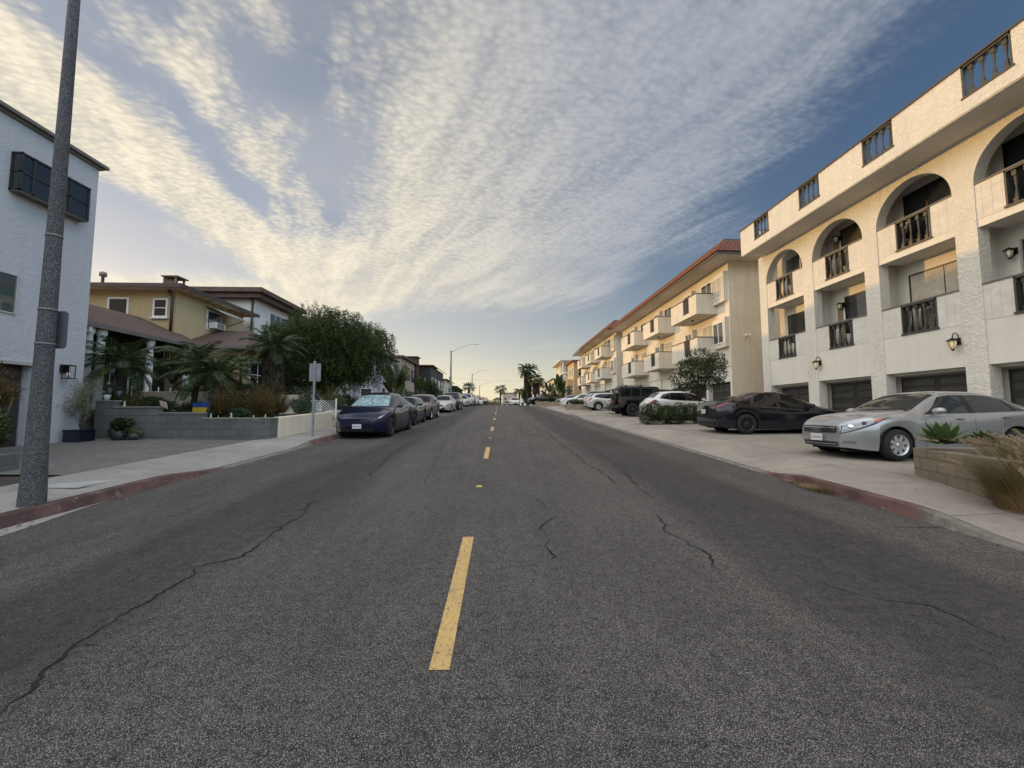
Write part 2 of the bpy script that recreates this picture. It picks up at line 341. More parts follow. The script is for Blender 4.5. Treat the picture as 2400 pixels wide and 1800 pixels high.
# kerbs
def kerbmat(rng,name):
    m=bpy.data.materials.new(name); m.use_nodes=True; nt=m.node_tree; b=nt.nodes['Principled BSDF']; b.inputs['Roughness'].default_value=.8
    g=nt.nodes.new('ShaderNodeNewGeometry'); P=g.outputs['Position']; sp=nt.nodes.new('ShaderNodeSeparateXYZ'); nt.links.new(P,sp.inputs[0]); y=N(nt,sp.outputs[1])
    n=noise(nt,P,7.,5,.7); n2=noise(nt,P,2.2,3); msk=None
    for a,b_ in rng:
        q=(y-a).ss(-.1,.25)*(y-b_).ss(.1,-.25); msk=q if msk is None else msk.max(q)
    base=mixc(nt,n.ss(.3,.7),(.10,.088,.075),(.20,.18,.16)); red=mixc(nt,n2.ss(.35,.65),(.05,.021,.020),(.125,.056,.050))
    c=mixc(nt,(msk*n.ss(.70,.56)*.93).clamp(),base,red); nt.links.new(c,b.inputs['Base Color'])
    bp=nt.nodes.new('ShaderNodeBump'); bp.inputs['Strength'].default_value=.7; bp.inputs['Distance'].default_value=.012; nt.links.new(n.s,bp.inputs['Height']); nt.links.new(bp.outputs[0],b.inputs['Normal'])
    return m
for sx,xa,xb,rng,nm in ((1,5.2,5.34,[(4.75,7.9)],'right kerb'),(-1,-5.7,-5.84,[(-20,8.6),(12.2,14.2)],'left kerb')):
    mb=MB(); P=[]
    for y in yk:
        h=Hx(sx,y); j=.006*math.sin(y*7.3)+.005*math.sin(y*17.1)
        P.append([(xa-sx*.10,y,G(y)-.01),(xa-sx*.01,y,G(y)+.004),(xa+sx*(.004+j*.5),y,G(y)+h*.86+j*.4),(xa+sx*.03,y,G(y)+h+.004),(xb+sx*.002,y,side_z(xb,y)+.003),(xb+sx*.002,y,side_z(xb,y)-.05)])
    mb.grid(P); setp(mb.build('kerb',kerbmat(rng,nm)),kind='structure')
# gutter strip on the left
mb=MB(); mb.grid([[(-5.66,y,G(y)+.004),(-5.66+.30*(1-sm(4.2,6.2,y)),y,G(y)+.004)] for y in [1+i*.2 for i in range(26)]]); setp(mb.build('gutter',A_sideL),kind='structure')
# lane markings (parts of the road)
A_yel=mat('worn yellow road paint',(.50,.30,.075),.7,var=0); 
def yelpaint():
    m=A_yel; nt=m.node_tree; b=pbsdf(m); g=nt.nodes.new('ShaderNodeNewGeometry'); P=g.outputs['Position']
    n=noise(nt,P,45.,3,.6); n2=noise(nt,P,4.,4,.6); c=mixc(nt,(n.ss(.54,.64)*.7+n2.ss(.50,.8)*.4).clamp(),(.50,.33,.12),(.12,.10,.075)); nt.links.new(c,b.inputs['Base Color'])
    bp=nt.nodes.new('ShaderNodeBump'); bp.inputs['Strength'].default_value=.6; bp.inputs['Distance'].default_value=.004; nt.links.new(n.s,bp.inputs['Height']); nt.links.new(bp.outputs[0],b.inputs['Normal'])
yelpaint()
for k in range(11):
    y0=2.33+7.32*k; mb=MB(); L=[];n_=14
    for i in range(n_+1):
        y=y0+2.07*i/n_; e=.003*math.sin(i*3.1+k); L.append([(-.335-.058+e-.0006*y,y,G(y)+.005),(-.335+.058-e*.7-.0006*y,y,G(y)+.005)])
    mb.grid(L,False).build('lane_marking',A_yel,road)
def P4(x,y): return (x,y,G(y)+.0045)
for k in range(6):
    y=6.72+7.32*k; c=(-.345,y,G(y)+.002); mb=MB()
    mb.prism([(-.055,0),(.055,0),(.035,.02),(-.035,.02)],'Y',-.045,.045); mb.v=[(a+c[0],b+c[1],d+c[2]) for a,b,d in mb.v]
    mb.build('reflector',mat('yellow reflector',(.62,.46,.10),.35,var=0),road,bevel=.005)
# cracks (parts of the road): positions measured on the road surface, metres
CR=[([(-2.39,2.08),(-2.45,2.26),(-2.55,2.51),(-2.6,2.59),(-2.6,2.95),(-2.62,3.27),(-2.59,3.51),(-2.71,3.71),(-2.44,3.92),(-2.53,4.62),(-2.52,5.2),(-2.69,5.75),(-2.65,6.03)],0.02),([(-2.42,7.6),(-2.69,9.43),(-2.87,11.91),(-2.9,13.99)],0.02),([(0.17,6.12),(0.47,6.13),(0.58,5.83),(0.61,5.57),(0.61,5.31)],0.012),([(0.69,5.29),(0.73,5.13),(0.56,4.87),(0.48,4.67),(0.5,4.51),(0.51,4.43)],0.018),([(0.56,4.31),(0.5,4.11),(0.51,3.97),(0.53,3.85),(0.5,3.81),(0.51,3.71)],0.022),([(0.51,3.71),(0.41,3.64),(0.33,3.62)],0.01),([(0.51,3.71),(0.58,3.67),(0.67,3.65)],0.012),([(1.89,16.75),(1.96,15.09),(1.86,13.39),(1.96,12.45),(1.9,11.51),(1.95,10.39),(1.93,9.65),(1.91,9.07),(1.96,8.93),(1.99,8.29),(2.03,7.65),(2.02,7.29),(2.06,6.91),(2.28,6.86)],0.02),([(1.77,8.85),(1.95,8.89)],0.015),([(2.44,8.75),(2.43,8.21),(2.4,7.54),(2.36,6.74)],0.018),([(2.08,5.29),(1.93,4.83),(1.94,4.73),(1.87,4.51),(1.93,4.29),(1.98,4.09),(2.03,3.91),(1.99,3.71),(1.91,3.51)],0.02),([(2.56,12.95),(2.65,10.83),(2.55,8.43),(2.29,6.58),(2.31,5.86)],0.012),([(2.62,3.33),(2.77,3.07),(3.11,2.92),(3.17,2.67),(3.2,2.43)],0.01),([(4.42,4.6),(4.9,4.58),(5.24,4.53)],0.012),([(1.17,25.25),(0.93,16.1),(1.0,12.38)],0.012),([(-2.93,25.27),(-1.72,12.42),(-1.28,6.83)],0.01)]
A_crk=mat('crack',(.006,.006,.006),1.,var=0)
for pts,wd in CR:
    mb=MB(); pp=[]
    for (x0,y0),(x1,y1) in zip(pts[:-1],pts[1:]):
        n_=max(2,int(math.hypot(x1-x0,y1-y0)/.035)); 
        for i in range(n_): pp.append((x0+(x1-x0)*i/n_,y0+(y1-y0)*i/n_))
    j=0; q=[];
    for i,(x,y) in enumerate(pp):
        j=j*.72+random.gauss(0,.015); q.append((x+j,y+random.gauss(0,.004)))
    L=[]
    for i,(x,y) in enumerate(q):
        w=wd*.95*(.3+1.2*abs(math.sin(i*.13+len(pts)))*random.uniform(.4,1.2))*min(1,(i+1)/6,(len(q)-i)/6)
        xa,ya=q[max(0,i-1)]; xb,yb=q[min(len(q)-1,i+1)]; t=math.hypot(xb-xa,yb-ya) or 1; nx,ny=-(yb-ya)/t,(xb-xa)/t
        L.append([P4(x-nx*w/2,y-ny*w/2),P4(x+nx*w/2,y+ny*w/2)])
    mb.grid(L,False)
    for k in range(max(0,len(q)//30)):
        i=random.randrange(5,len(q)-5); x,y=q[i]; a=random.uniform(0,2*PI); B=[]
        for jj in range(random.randint(5,14)):
            a+=random.gauss(0,.5); x+=math.cos(a)*.028; y+=math.sin(a)*.028; w=wd*.22*(1-jj/15); B.append([P4(x-math.sin(a)*w,y+math.cos(a)*w),P4(x+math.sin(a)*w,y-math.cos(a)*w)])
        mb.grid(B,False)
    mb.build('crack',A_crk,road,fixn=False)
# ================================================ building helpers
def window(par,plane,c,a0,a1,z0,z1,fw=.05,frame=A_white,glass=A_glass,mull=1,hor=0,proud=.03,sill=False,curt=False):
    """plane 'X' : wall plane x=c facing -X (sgn -1)/+X ; a = y range.  plane 'Y': wall plane y=c facing -Y"""
    ax,sg=plane; f=MB(); o1=c+sg*proud; o0=c-sg*.02
    def bx(m,p,q,r,s,d0,d1):
        if ax=='X': m.box(d0,d1,p,q,r,s)
        else: m.box(p,q,d0,d1,r,s)
    bx(f,a0-fw,a0,z0-fw,z1+fw,o0,o1); bx(f,a1,a1+fw,z0-fw,z1+fw,o0,o1); bx(f,a0,a1,z0-fw,z0,o0,o1); bx(f,a0,a1,z1,z1+fw,o0,o1)
    for i in range(1,mull+1):
        m=a0+(a1-a0)*i/(mull+1); bx(f,m-.02,m+.02,z0,z1,o0,o1-sg*.008)
    for i in range(1,hor+1):
        m=z0+(z1-z0)*i/(hor+1); bx(f,a0,a1,m-.018,m+.018,o0,o1-sg*.01)
    fo=f.build('window',frame,par); g=MB(); bx(g,a0,a1,z0,z1,c-sg*.03,c+sg*.006); g.build('pane',glass,fo)
    if sill:
        s_=MB(); bx(s_,a0-fw-.05,a1+fw+.05,z0-fw-.06,z0-fw-.002,c,c+sg*.09); s_.build('sill',frame,fo)
    if curt:
        s_=MB(); n_=int((a1-a0)*9); Pn=[]
        for i in range(n_*4+1):
            a=a0+(a1-a0)*i/(n_*4); d=c+sg*(.018+.007*math.sin(i*PI/2)); Pn.append([(d,a,z0),(d,a,z1)] if ax=='X' else [(a,d,z0),(a,d,z1)])
        s_.grid(Pn).build('curtain',A_curt,fo)
    return fo
def garage(par,c,y0,y1,z0,z1,sg=-1,col=None,rows=4):
    m=MB(); m.box(c-sg*.0,c-sg*.06,y0,y1,z0,z1); d=m.build('garage_door',col or mat('dark garage door',(.020,.020,.018),.5,var=.2,vs=2),par)
    m=MB(); h=(z1-z0)/rows
    for r in range(rows):
        for k in range(2):
            a=y0+(y1-y0)*(k*.5+.04); b=y0+(y1-y0)*(k*.5+.46); zz=z0+r*h
            for q in (.16,.58): m.box(c+sg*.018,c+sg*.001,a,b,zz+h*q,zz+h*(q+.28))
    for r in range(1,rows): m.box(c+sg*.012,c+sg*.001,y0,y1,z0+r*h-.012,z0+r*h+.012)
    m.build('door_panel',mat('garage panel',(.042,.040,.035),.42,var=.15,vs=3),d,bevel=.006)
    return d
BALP=[(.055,0),(.055,.12),(.03,.15),(.05,.20),(.042,.30),(.024,.42),(.022,.50),(.036,.60),(.030,.68),(.05,.74),(.028,.80),(.055,.84),(.055,1.0)]
def balusters(par,x,y0,y1,z0,z1,n=4,front=True):
    f=MB(); h=z1-z0
    f.box(x-.10,x+.10,y0-.0,y0+.05,z0,z1); f.box(x-.10,x+.10,y1-.05,y1,z0,z1); f.box(x-.115,x+.115,y0-.03,y1+.03,z0-.06,z0); f.box(x-.10,x+.10,y0,y1,z1-.06,z1-.003)
    fo=f.build('balustrade_frame',A_balm,par,bevel=.004)
    for i in range(n):
        y=y0+.05+(y1-y0-.1)*(i+.5)/n; b=MB(); hh=h-.06; 
        for r,z in (0,0),: pass
        b.box(x-.05,x+.05,y-.05,y+.05,z0,z0+hh*.16); b.box(x-.05,x+.05,y-.05,y+.05,z0+hh*.84,z0+hh)
        b.lathe([(r*.95,z0+hh*z) for r,z in BALP[1:-1]],(x,y,0),8); b.build('baluster',A_balm,fo)
    return fo
def lantern(par,x,y,z,s=1,lit=False,hook=True):
    m=MB()
    m.lathe([(0,-.0),(.055,0),(.055,.02),(0,.02)],(x+.13*s,y,z),10,'X') if False else m.box(x+.14*s,x+.20*s,y-.05*s,y+.05*s,z-.09*s,z+.09*s)
    if hook:
        pts=[(x+.17*s,y,z+.02)]+[(x+.09*s+.08*s*math.cos(t),y,z+.12*s+.10*s*math.sin(t)) for t in [R(a) for a in range(0,181,20)]]+[(x+.01*s,y,z+.08*s)]; m.tube(pts,.012*s,6)
    else: m.tube([(x+.16*s,y,z-.10*s),(x+.06*s,y,z-.20*s),(x,y,z-.16*s)],.014*s,6)
    m.lathe([(.0,.10*s),(.02*s,.09*s),(.12*s,.03*s),(.125*s,.01*s),(.10*s,.012*s),(0,.02*s)],(x,y,z),14)
    m.lathe([(.02*s,-.24*s),(.035*s,-.20*s),(.0,-.19*s)],(x,y,z),10)
    for k in range(6):
        t=k*PI/3; m.tube([(x+.085*s*math.cos(t),y+.085*s*math.sin(t),z+.01*s),(x+.075*s*math.cos(t),y+.075*s*math.sin(t),z-.10*s),(x+.03*s*math.cos(t),y+.03*s*math.sin(t),z-.20*s)],.006*s,4)
    o=m.build('wall_lantern',A_bronze,par)
    g=MB().lathe([(.078*s,.008*s),(.072*s,-.09*s),(.045*s,-.17*s),(.01*s,-.20*s)],(x,y,z),12)
    g.build('lamp_glass',mat('frosted lamp glass',(.75,.68,.52),.3,var=0) if not lit else mat('lit lamp glass',(.8,.68,.45),.3,var=0,emis=((1,.72,.38),.18)),o)
    return o
# ================================================ BUILDING A : white arched apartment block (right)
FX=13.5; PY=[(19.34,19.87),(16.38,16.94),(13.44,13.99),(10.50,11.05),(7.56,8.11),(4.62,5.17),(1.7,2.25)]
bA=thing('apartment_building','white stucco apartment block with arches, black balusters and dark garage doors','building',(16,11,.6))
base=-.1
w=MB()
for a,b in PY: w.box(FX,FX+.35,a,b,base,8.05)
w.build('pillar',A_stw,bA)
# arch storey
for (a1,b1),(a0,b0) in zip(PY[:-1],PY[1:]):
    ya,yb=b0,a1; yc=(ya+yb)/2; r=(yb-ya)/2; n_=28
    m=MB(); z0=8.05; z1=9.53
    arc=[(yc-r*math.cos(PI*i/n_),z0+r*math.sin(PI*i/n_)*1.0) for i in range(n_+1)]
    for x_ in (FX,FX+.35): m.grid([[(x_,p[0],p[1]),(x_,p[0],z1)] for p in arc],False)
    m.grid([[(FX,p[0],p[1]),(FX+.35,p[0],p[1])] for p in arc],True)
    m.box(FX,FX+.35,a0,b0,z0,z1)
    m.build('arch_wall',A_stw,bA,fixn=False)
m=MB(); m.box(FX,FX+.35,PY[0][0],PY[0][1],8.05,9.53); m.build('arch_wall',A_stw,bA)
# overhang + parapet
PX=12.4; Yend=19.87
m=MB(); m.box(PX,FX+.2,-1,19.55,9.53,9.70); m.box(FX+.2,26,-1,19.5,9.535,9.66); m.box(PX+.02,FX-.0,-1,19.5,9.50,9.528); m.build('roof_slab',A_stw,bA)
ops=[(y,y+1.06) for y in (17.41,14.5,11.6,8.66,5.7,2.8)]
edges=[19.55]+[e for o_ in ops for e in (o_[1],o_[0])]+[-1]
m=MB(); m.box(PX,PX+.2,-1,19.55,9.702,9.93)
for i in range(0,len(edges),2): m.box(PX,PX+.2,edges[i+1],edges[i],9.93,10.82)
m.box(PX+.2,26,19.35,19.55,9.702,10.82); m.build('parapet',A_stw,bA)
m=MB(); m.box(PX-.04,PX+.26,-1,19.59,10.82,10.87); m.box(PX+.26,26,19.31,19.59,10.82,10.87); m.build('parapet_cap',A_trim,bA)
for a,b in ops[:5]: balusters(bA,PX+.1,a,b,9.95,10.82,4)
# body
BX=FX+.95
m=MB(); m.box(FX+.6,26,-1,19.8,base,2.86); m.box(BX,26,-1,19.8,2.862,9.53); m.build('wall',A_st,bA)
for i,((a1,b1),(a0,b0)) in enumerate(zip(PY[:-1],PY[1:])):
    ya,yb=b0,a1; yc=(ya+yb)/2; vis=i<4
    # floor bands
    m=MB(); m.box(FX+.03,FX+.28,ya,yb,2.86,4.10); m.box(FX+.28,BX,ya,yb,4.0,4.098)
    m.build('floor_band',A_st,bA); m=MB(); m.box(FX+.03,FX+.28,ya,yb,6.76,6.98); m.box(FX+.28,BX,ya,yb,6.762,6.98); m.build('floor_band',A_st,bA)
    oa,ob_=yc-.56,yc+.53
    for fl,(z0,z1) in enumerate(((4.10,5.10),(6.98,8.0))):
        [MB().box(FX+.02,FX+.16,p_,q_,z0,z1).build('balcony_panel',A_tile,bA) for p_,q_ in ((ya,oa),(ob_,yb))]
        m=MB(); m.box(FX-.005,FX+.18,ya,yb,z1,z1+.045); m.build('hand_rail',A_rail,bA)
        balusters(bA,FX+.10,oa,ob_,z0+.06,z1,4)
        # back wall features
        zt=z0+2.25
        zT=z0+2.20; dk=mat('dark curtained glass',(.075,.062,.038),.15,var=.3,vs=2)
        if i==0: window(bA,('X',-1),BX,yc-.85,yc+1.02,z0+.9,zT,.05,A_alu if fl else A_bronze,A_gl2 if fl else A_glass,1)
        elif i==1:
            window(bA,('X',-1),BX,yc-1.1,yc+.68,z0+.75,zT,.05,A_bronze,dk if fl else A_glass,0)
            MB().box(BX-.03,BX,yc+.86,yc+1.1,z0,z0+2.05).build('door',mat('tan door',(.22,.17,.11),.6),bA); lantern(bA,BX-.20,yc+.78,z0+1.95,1.0,False,False)
        elif i==2: window(bA,('X',-1),BX,yc-1.12,yc+1.0,z0+.05,zT,.05,A_bronze,A_glass,2 if fl else 1,curt=(fl==0))
        else: window(bA,('X',-1),BX,yc-1.12,yc+(1.12 if fl else .95),z0+.05,zT,.05,A_bronze if fl else A_alu,A_glass,1); 
        if i==3 and fl==0: lantern(bA,BX-.2,yc+1.1,z0+1.95,1.0,False,False)
    MB().box(FX+.352,BX,b0-.24,b0-.04,2.865,9.52).build('partition_wall',A_st,bA)
    # garage
    m=MB(); m.box(FX+.28,FX+.6,ya,yb,2.78,2.862); m.build('garage_lintel',A_st,bA)
    garage(bA,FX+.52,ya+.02,yb-.02,base,2.72)
    if i in (1,2): lantern(bA,FX-.17,yb-.12 if i==1 else ya+.14,3.62,1.15,True)
# things on balconies
t=thing('folding_chair','tan padded chair back showing above the top floor balcony rail of the arched block','chair',(FX+.5,13.05,6.98))
m=MB(); m.grid([[(FX+.45+.04*math.sin(a),13.05+.26*b,8.0+.26*a-.06*b*b) for b in (-1,-.6,0,.6,1)] for a in (-1,-.5,0,.5,.9,1.05)]); m.build('backrest',mat('tan fabric',(.42,.33,.22),.8),t,solid=.04)
m=MB(); m.box(FX+.3,FX+.75,12.8,13.3,7.40,7.46); m.build('seat',MT['tan fabric'],t)
for a in (FX+.33,FX+.72):
    for b in (12.83,13.27): MB().tube([(a,b,6.98),(a,b,7.42)],.015,6).build('leg',A_bronze,t)
t=thing('patio_table','round black patio table behind the balusters of the second floor balcony','table',(FX+.55,12.6,4.10))
MB().lathe([(0,.98),(.32,.98),(.33,1.0),(.32,1.03),(0,1.03)],(FX+.55,12.6,4.10),20).build('tabletop',A_black,t)
MB().lathe([(.2,0),(.2,.03),(.03,.05),(.025,.98)],(FX+.55,12.6,4.10),12).build('leg',A_black,t)
# ================================================ BUILDING B and C : tile-roofed blocks with box balconies
A_tiler=mat('clay roof tile',(.17,.055,.038),.7,var=.35,vs=7,bump=.3)
def tile_strip(par,p0,p1,q0,q1,n,name='roof_tiles',mat_=None,rows=5,amp=.045):
    """eave line p0->p1, top line q0->q1; barrel tiles"""
    p0,p1,q0,q1=map(Vector,(p0,p1,q0,q1)); nrm=(p1-p0).cross(q0-p0).normalized()
    if nrm.z<0: nrm=-nrm
    m=MB(); K=6
    for r in range(rows):
        P=[]
        for k in range(n*K+1):
            t=k/(n*K); h=abs(math.sin(PI*k/K))*amp
            a=p0.lerp(p1,t); b=q0.lerp(q1,t); s0=r/rows; s1=(r+1.12)/rows
            lo=a.lerp(b,s0)+nrm*(h+.045); hi=a.lerp(b,min(1,s1))+nrm*(h*.8+.005)
            P.append([lo-nrm*.04,lo,hi])
        m.grid(P,True)
    return m.build(name,mat_ or A_tiler,par,fixn=False)
def block_building(Y0,Y1,base,gtop,bals,eave,label,wallm,zs=(4.9,7.65),gn=7,wins=True,solar=False):
    t=thing('apartment_building',label,'building',(17,(Y0+Y1)/2,base))
    m=MB(); m.box(FX,28,Y0,Y1,gtop+.9,eave); m.box(FX+1.1,28,Y0+.05,Y1,base-1,gtop+.92); m.build('wall',A_creamW,t)
    m=MB(); m.box(FX+.0,28,Y0-.012,Y0-.002,base-1,eave); m.build('side_wall',wallm,t)
    # ground floor: piers, garages
    n=gn; L=(Y1-Y0)/n; m=MB()
    m.box(FX+.05,FX+.5,Y0,Y0+.28,base-1,gtop+.9)
    m.box(FX+.05,FX+.3,Y0+.28,Y1-.28,gtop,gtop+.9); m.box(FX+.05,FX+.5,Y1-.28,Y1,base-1,gtop+.9)
    for i in range(1,n): m.box(FX+.05,FX+.35,Y0+i*L-.12,Y0+i*L+.12,base-1,gtop)
    m.build('garage_wall',A_st,t)
    for i in range(n): garage(t,FX+.36,Y0+i*L+.13,Y0+(i+1)*L-.13 if i<n-1 else Y1-.3,base-.3,gtop,rows=4)
    # eave soffit and fascia
    ex=12.3; m=MB(); m.box(ex,28,Y0-1.05,Y1+.6,eave,eave+.12); m.build('eave',A_creamW,t)
    m=MB(); m.box(ex-.05,ex,Y0-1.1,Y1+.65,eave-.02,eave+.13); m.box(ex,28,Y0-1.1,Y0-1.05,eave-.02,eave+.13); m.build('fascia',A_trim,t)
    z1=eave+.13; z2=eave+1.2
    tile_strip(t,(ex-.08,Y0-1.1,z1),(ex-.08,Y1+.65,z1),(ex+1.0,Y0-.1,z2),(ex+1.0,Y1-.3,z2),int((Y1-Y0+1.7)/.28))
    tile_strip(t,(28,Y0-1.13,z1),(ex-.08,Y0-1.13,z1),(28,Y0-.1,z2),(ex+1.0,Y0-.1,z2),54)
    m=MB(); m.box(ex+1.0,28,Y0-.1,Y1-.3,z1,z2); m.box(ex+.95,ex+1.08,Y0-.15,Y1-.25,z2,z2+.09); m.box(ex+1.08,28,Y0-.15,Y0-.02,z2,z2+.09); m.build('roof',A_trim,t)
    for (a,b) in bals:
        for fl,z0 in enumerate(zs):
            bx=12.2; h=1.26
            m=MB(); oc=a+(b-a)*.38; m.box(bx,bx+.12,a,oc-.42,z0,z0+h); m.box(bx,bx+.12,oc+.42,b,z0,z0+h); m.box(bx,bx+.12,oc-.42,oc+.42,z0,z0+.28)
            m.box(bx+.12,FX,a,a+.12,z0,z0+h); m.box(bx+.12,FX,b-.12,b,z0,z0+h); m.box(bx+.12,FX,a+.12,b-.12,z0,z0+.15)
            bo=m.build('balcony',A_creamW,t); m=MB(); m.box(bx-.03,bx+.15,a-.02,b+.02,z0+h,z0+h+.05); m.box(bx+.15,FX,a-.02,a+.14,z0+h,z0+h+.05); m.box(bx+.15,FX,b-.14,b+.02,z0+h,z0+h+.05); m.build('hand_rail',A_trim,bo)
            m=MB()
            for k in range(4): m.box(bx+.02,bx+.09,oc-.36+k*.2,oc-.26+k*.2,z0+.28,z0+h)
            m.box(bx+.01,bx+.11,oc-.42,oc+.42,z0+.28,z0+.33); m.build('baluster',A_black,bo)
            m=MB(); m.lathe([(0,0),(.09,0),(.07,-.06),(0,-.07)],(12.85,(a+b)/2,z0-.002),10); m.build('ceiling_light',A_bronze,bo)
            # recessed door behind and window boxes
            window(t,('X',-1),FX,a+.5,a+1.75,z0+.2,z0+2.2,.06,A_white,A_glass,1,curt=(fl==0))
            zb=z0+.95; m=MB(); ya,yb=b-.95,b+.15
            m.box(FX-.26,FX,ya,yb,zb-.25,zb+1.35); wb=m.build('window_bay',A_creamW,t)
            window(t,('X',-1),FX-.26,ya+.14,yb-.14,zb,zb+1.1,.05,A_white,A_gl2,1,proud=.04)
    for fl,z0 in enumerate(zs):
        zb=z0+.8; m=MB(); m.box(FX-.24,FX,Y0+.12,Y0+1.5,zb-.3,zb+1.5); m.build('window_bay',A_creamW,t)
        window(t,('X',-1),FX-.24,Y0+.28,Y0+1.34,zb,zb+1.2,.05,A_white,A_gl2,1,proud=.05,curt=(fl==1))
    for k in range(1,4):
        y=Y0+(Y1-Y0)*k/4; MB().tube([(FX-.02,y,gtop+.1),(FX-.02,y,gtop+.9)],.05,8).build('downpipe',A_white,t)
    return t
bB=block_building(22.62,42.9,1.0,3.35,[(23.95,27.6),(29.95,33.1),(35.45,39.25)],10.5,'cream block with red tile roof and box balconies next to the white arched block',A_cream,gn=7)
bC=block_building(45.4,65.5,2.0,4.3,[(47.3,50.6),(53,56),(58.6,62)],10.95,'farther cream block with red tile roof, narrow balconies and row of dark garages',A_creamW,zs=(5.6,8.25),gn=7)
# flood light & stair rail on side wall of B
m=MB(); m.box(14.35,14.45,22.52,22.60,5.95,6.05); m.lathe([(.0,0),(.05,0),(.07,-.12),(0,-.12)],(14.32,22.50,6.02),10,'Y'); m.lathe([(.0,0),(.05,0),(.07,-.12),(0,-.12)],(14.52,22.50,6.02),10,'Y'); m.build('flood_light',A_white,bB)
MB().tube([(14.2,22.3,1.9),(16.6,22.3,3.3)],.035,6).tube([(14.2,22.3,1.0),(14.2,22.3,1.9)],.03,6).build('stair_rail',A_trim,bB)
# ================================================ LEFT SIDE BUILDINGS
A_garL=mat('brown black garage door',(.028,.022,.024),.5,var=.2)
A_shing=mat('brown asphalt shingle',(.080,.052,.043),.9,var=.28,vs=9,bump=.5,bs=22,col2=None)
h1=thing('modern_house','tall plain white stucco house with black box window behind the light pole','building',(-18,4,.4))
m=MB(); m.box(-24,-12,-10,10.50,2.76,8.83); m.box(-24,-12,10.50,11.75,-.5,8.83); m.box(-24,-12.3,-10,10.5,-.5,2.76); m.build('wall',A_grayw,h1)
m=MB(); m.box(-24.3,-11.84,-10,11.9,8.832,8.92); m.box(-24.2,-11.93,-10,11.81,8.76,8.83); m.build('roof',A_rail,h1)
garage(h1,-12.22,5.0,10.46,.2,2.72,1,A_garL,rows=4)
m=MB(); m.box(-12.02,-11.96,4.9,10.56,2.72,2.80); m.build('garage_lintel',A_alu,h1)
# box window
m=MB(); y0,y1,z0,z1=9.68,11.32,6.96,7.93; X0,X1=-12,-11.74
for a,b in ((z0,z0+.045),(z1-.045,z1)): m.box(X0,X1,y0,y1,a,b)
for y in (y0,y0+.26,y1-.05): m.box(X1-.05,X1,y,y+.05,z0,z1)
m.box(X1-.045,X1-.005,y0,y1,(z0+z1)/2-.02,(z0+z1)/2+.02); m.box(X0,X1,y0,y0+.045,(z0+z1)/2-.02,(z0+z1)/2+.02); m.box(X0,X0+.05,y0,y0+.05,z0,z1)
m.box(X1-.045,X1-.005,y1-.52,y1-.48,z0,z1)
fo=m.build('box_window',A_black,h1); m=MB(); m.box(X0+.02,X1-.03,y0+.02,y1-.02,z0+.02,z1-.02); m.build('pane',A_glass,fo)
m=MB(); m.box(X0,X1-.01,y0+.01,y1-.01,z0-.03,z0-.002); m.build('sill',A_rail,fo)
window(h1,('X',1),-12,8.1,10.0,3.98,4.90,.035,A_alu,mat('reflecting glass',(.03,.07,.075),.03,var=0,spec=1.),0)
m=MB(); m.box(-12,-11.93,11.12,11.28,2.62,2.84); m.box(-11.96,-11.74,11.10,11.30,2.80,2.83)
for a in (-11.93,-11.755):
    for b in (11.11,11.275): m.box(a,a+.015,b,b+.015,2.46,2.80)
m.box(-11.93,-11.74,11.11,11.29,2.45,2.47); lo=m.build('wall_lantern',A_bronze,h1); MB().lathe([(0,2.48),(.035,2.48),(.035,2.62),(0,2.62)],(-11.835,11.2,0),8).build('lamp_glass',mat('frosted lamp glass',(.75,.68,.52),.3,var=0),lo)
# ---- low brown roofed house with porch
h2=thing('porch_house','low house with brown shingle roof and white porch columns behind the palms','building',(-15,16,.9))
def slab(mb,pts,th=.12):
    n=len(pts); lo=[(p[0],p[1],p[2]-th) for p in pts]
    mb.add(list(pts)+lo,[tuple(range(n)),tuple(range(n,2*n))[::-1]]+[(i,(i+1)%n,n+(i+1)%n,n+i) for i in range(n)])
m=MB(); slab(m,[(-12.75,12.3,4.34),(-12.75,17.6,4.34),(-14.0,17.6,4.96),(-14.0,17.28,4.96),(-15.5,17.28,5.62),(-15.5,12.3,5.62)])
slab(m,[(-15.5,12.3,5.62),(-15.5,17.28,5.62),(-19,17.28,4.3),(-19,12.3,4.3)])
# hip wing
e=4.42; X0,X1,Ya,Yb=-14.0,-10.9,17.3,22.3; ym=19.8; rz=5.55
slab(m,[(X1,Ya,e),(-12.3,ym,rz),(X0,ym,rz),(X0,Ya,e)]); slab(m,[(X1,Yb,e),(X0,Yb,e),(X0,ym,rz),(-12.3,ym,rz)]); slab(m,[(X1,Ya,e),(X1,Yb,e),(-12.3,ym,rz)])
m.build('roof',A_shing,h2,fixn=False)
m=MB(); m.box(-12.78,-12.68,12.25,17.5,4.20,4.33); m.box(-14.0,-10.85,17.22,17.30,4.27,4.41); m.box(-10.9,-10.82,17.22,22.4,4.27,4.41); m.build('gutter',A_rail,h2)
m=MB(); m.box(-14.4,-14.3,12.4,17.3,.8,5.0); m.box(-15.4,-12.9,12.62,12.66,3.95,4.25); m.build('wall',A_porchshade,h2)  # shade under the porch roof put into the dark colour of these sheets
m=MB(); m.box(-14.0,-11.3,17.6,22.0,.8,4.38); m.box(-19,-15.0,12.5,17.3,.8,4.3); m.build('wall',A_yellow,h2)
m=MB(); m.add([(-15.4,12.6,4.2),(-12.75,12.6,4.2),(-15.4,12.6,5.4)],[(0,1,2)]); m.box(-15.4,-12.7,12.52,12.6,4.02,4.2); m.build('gable_end',A_creamW,h2,solid=.05)
m=MB(); m.box(-14.4,-12.6,12.5,17.5,.7,1.62); m.build('porch_floor',A_side,h2)
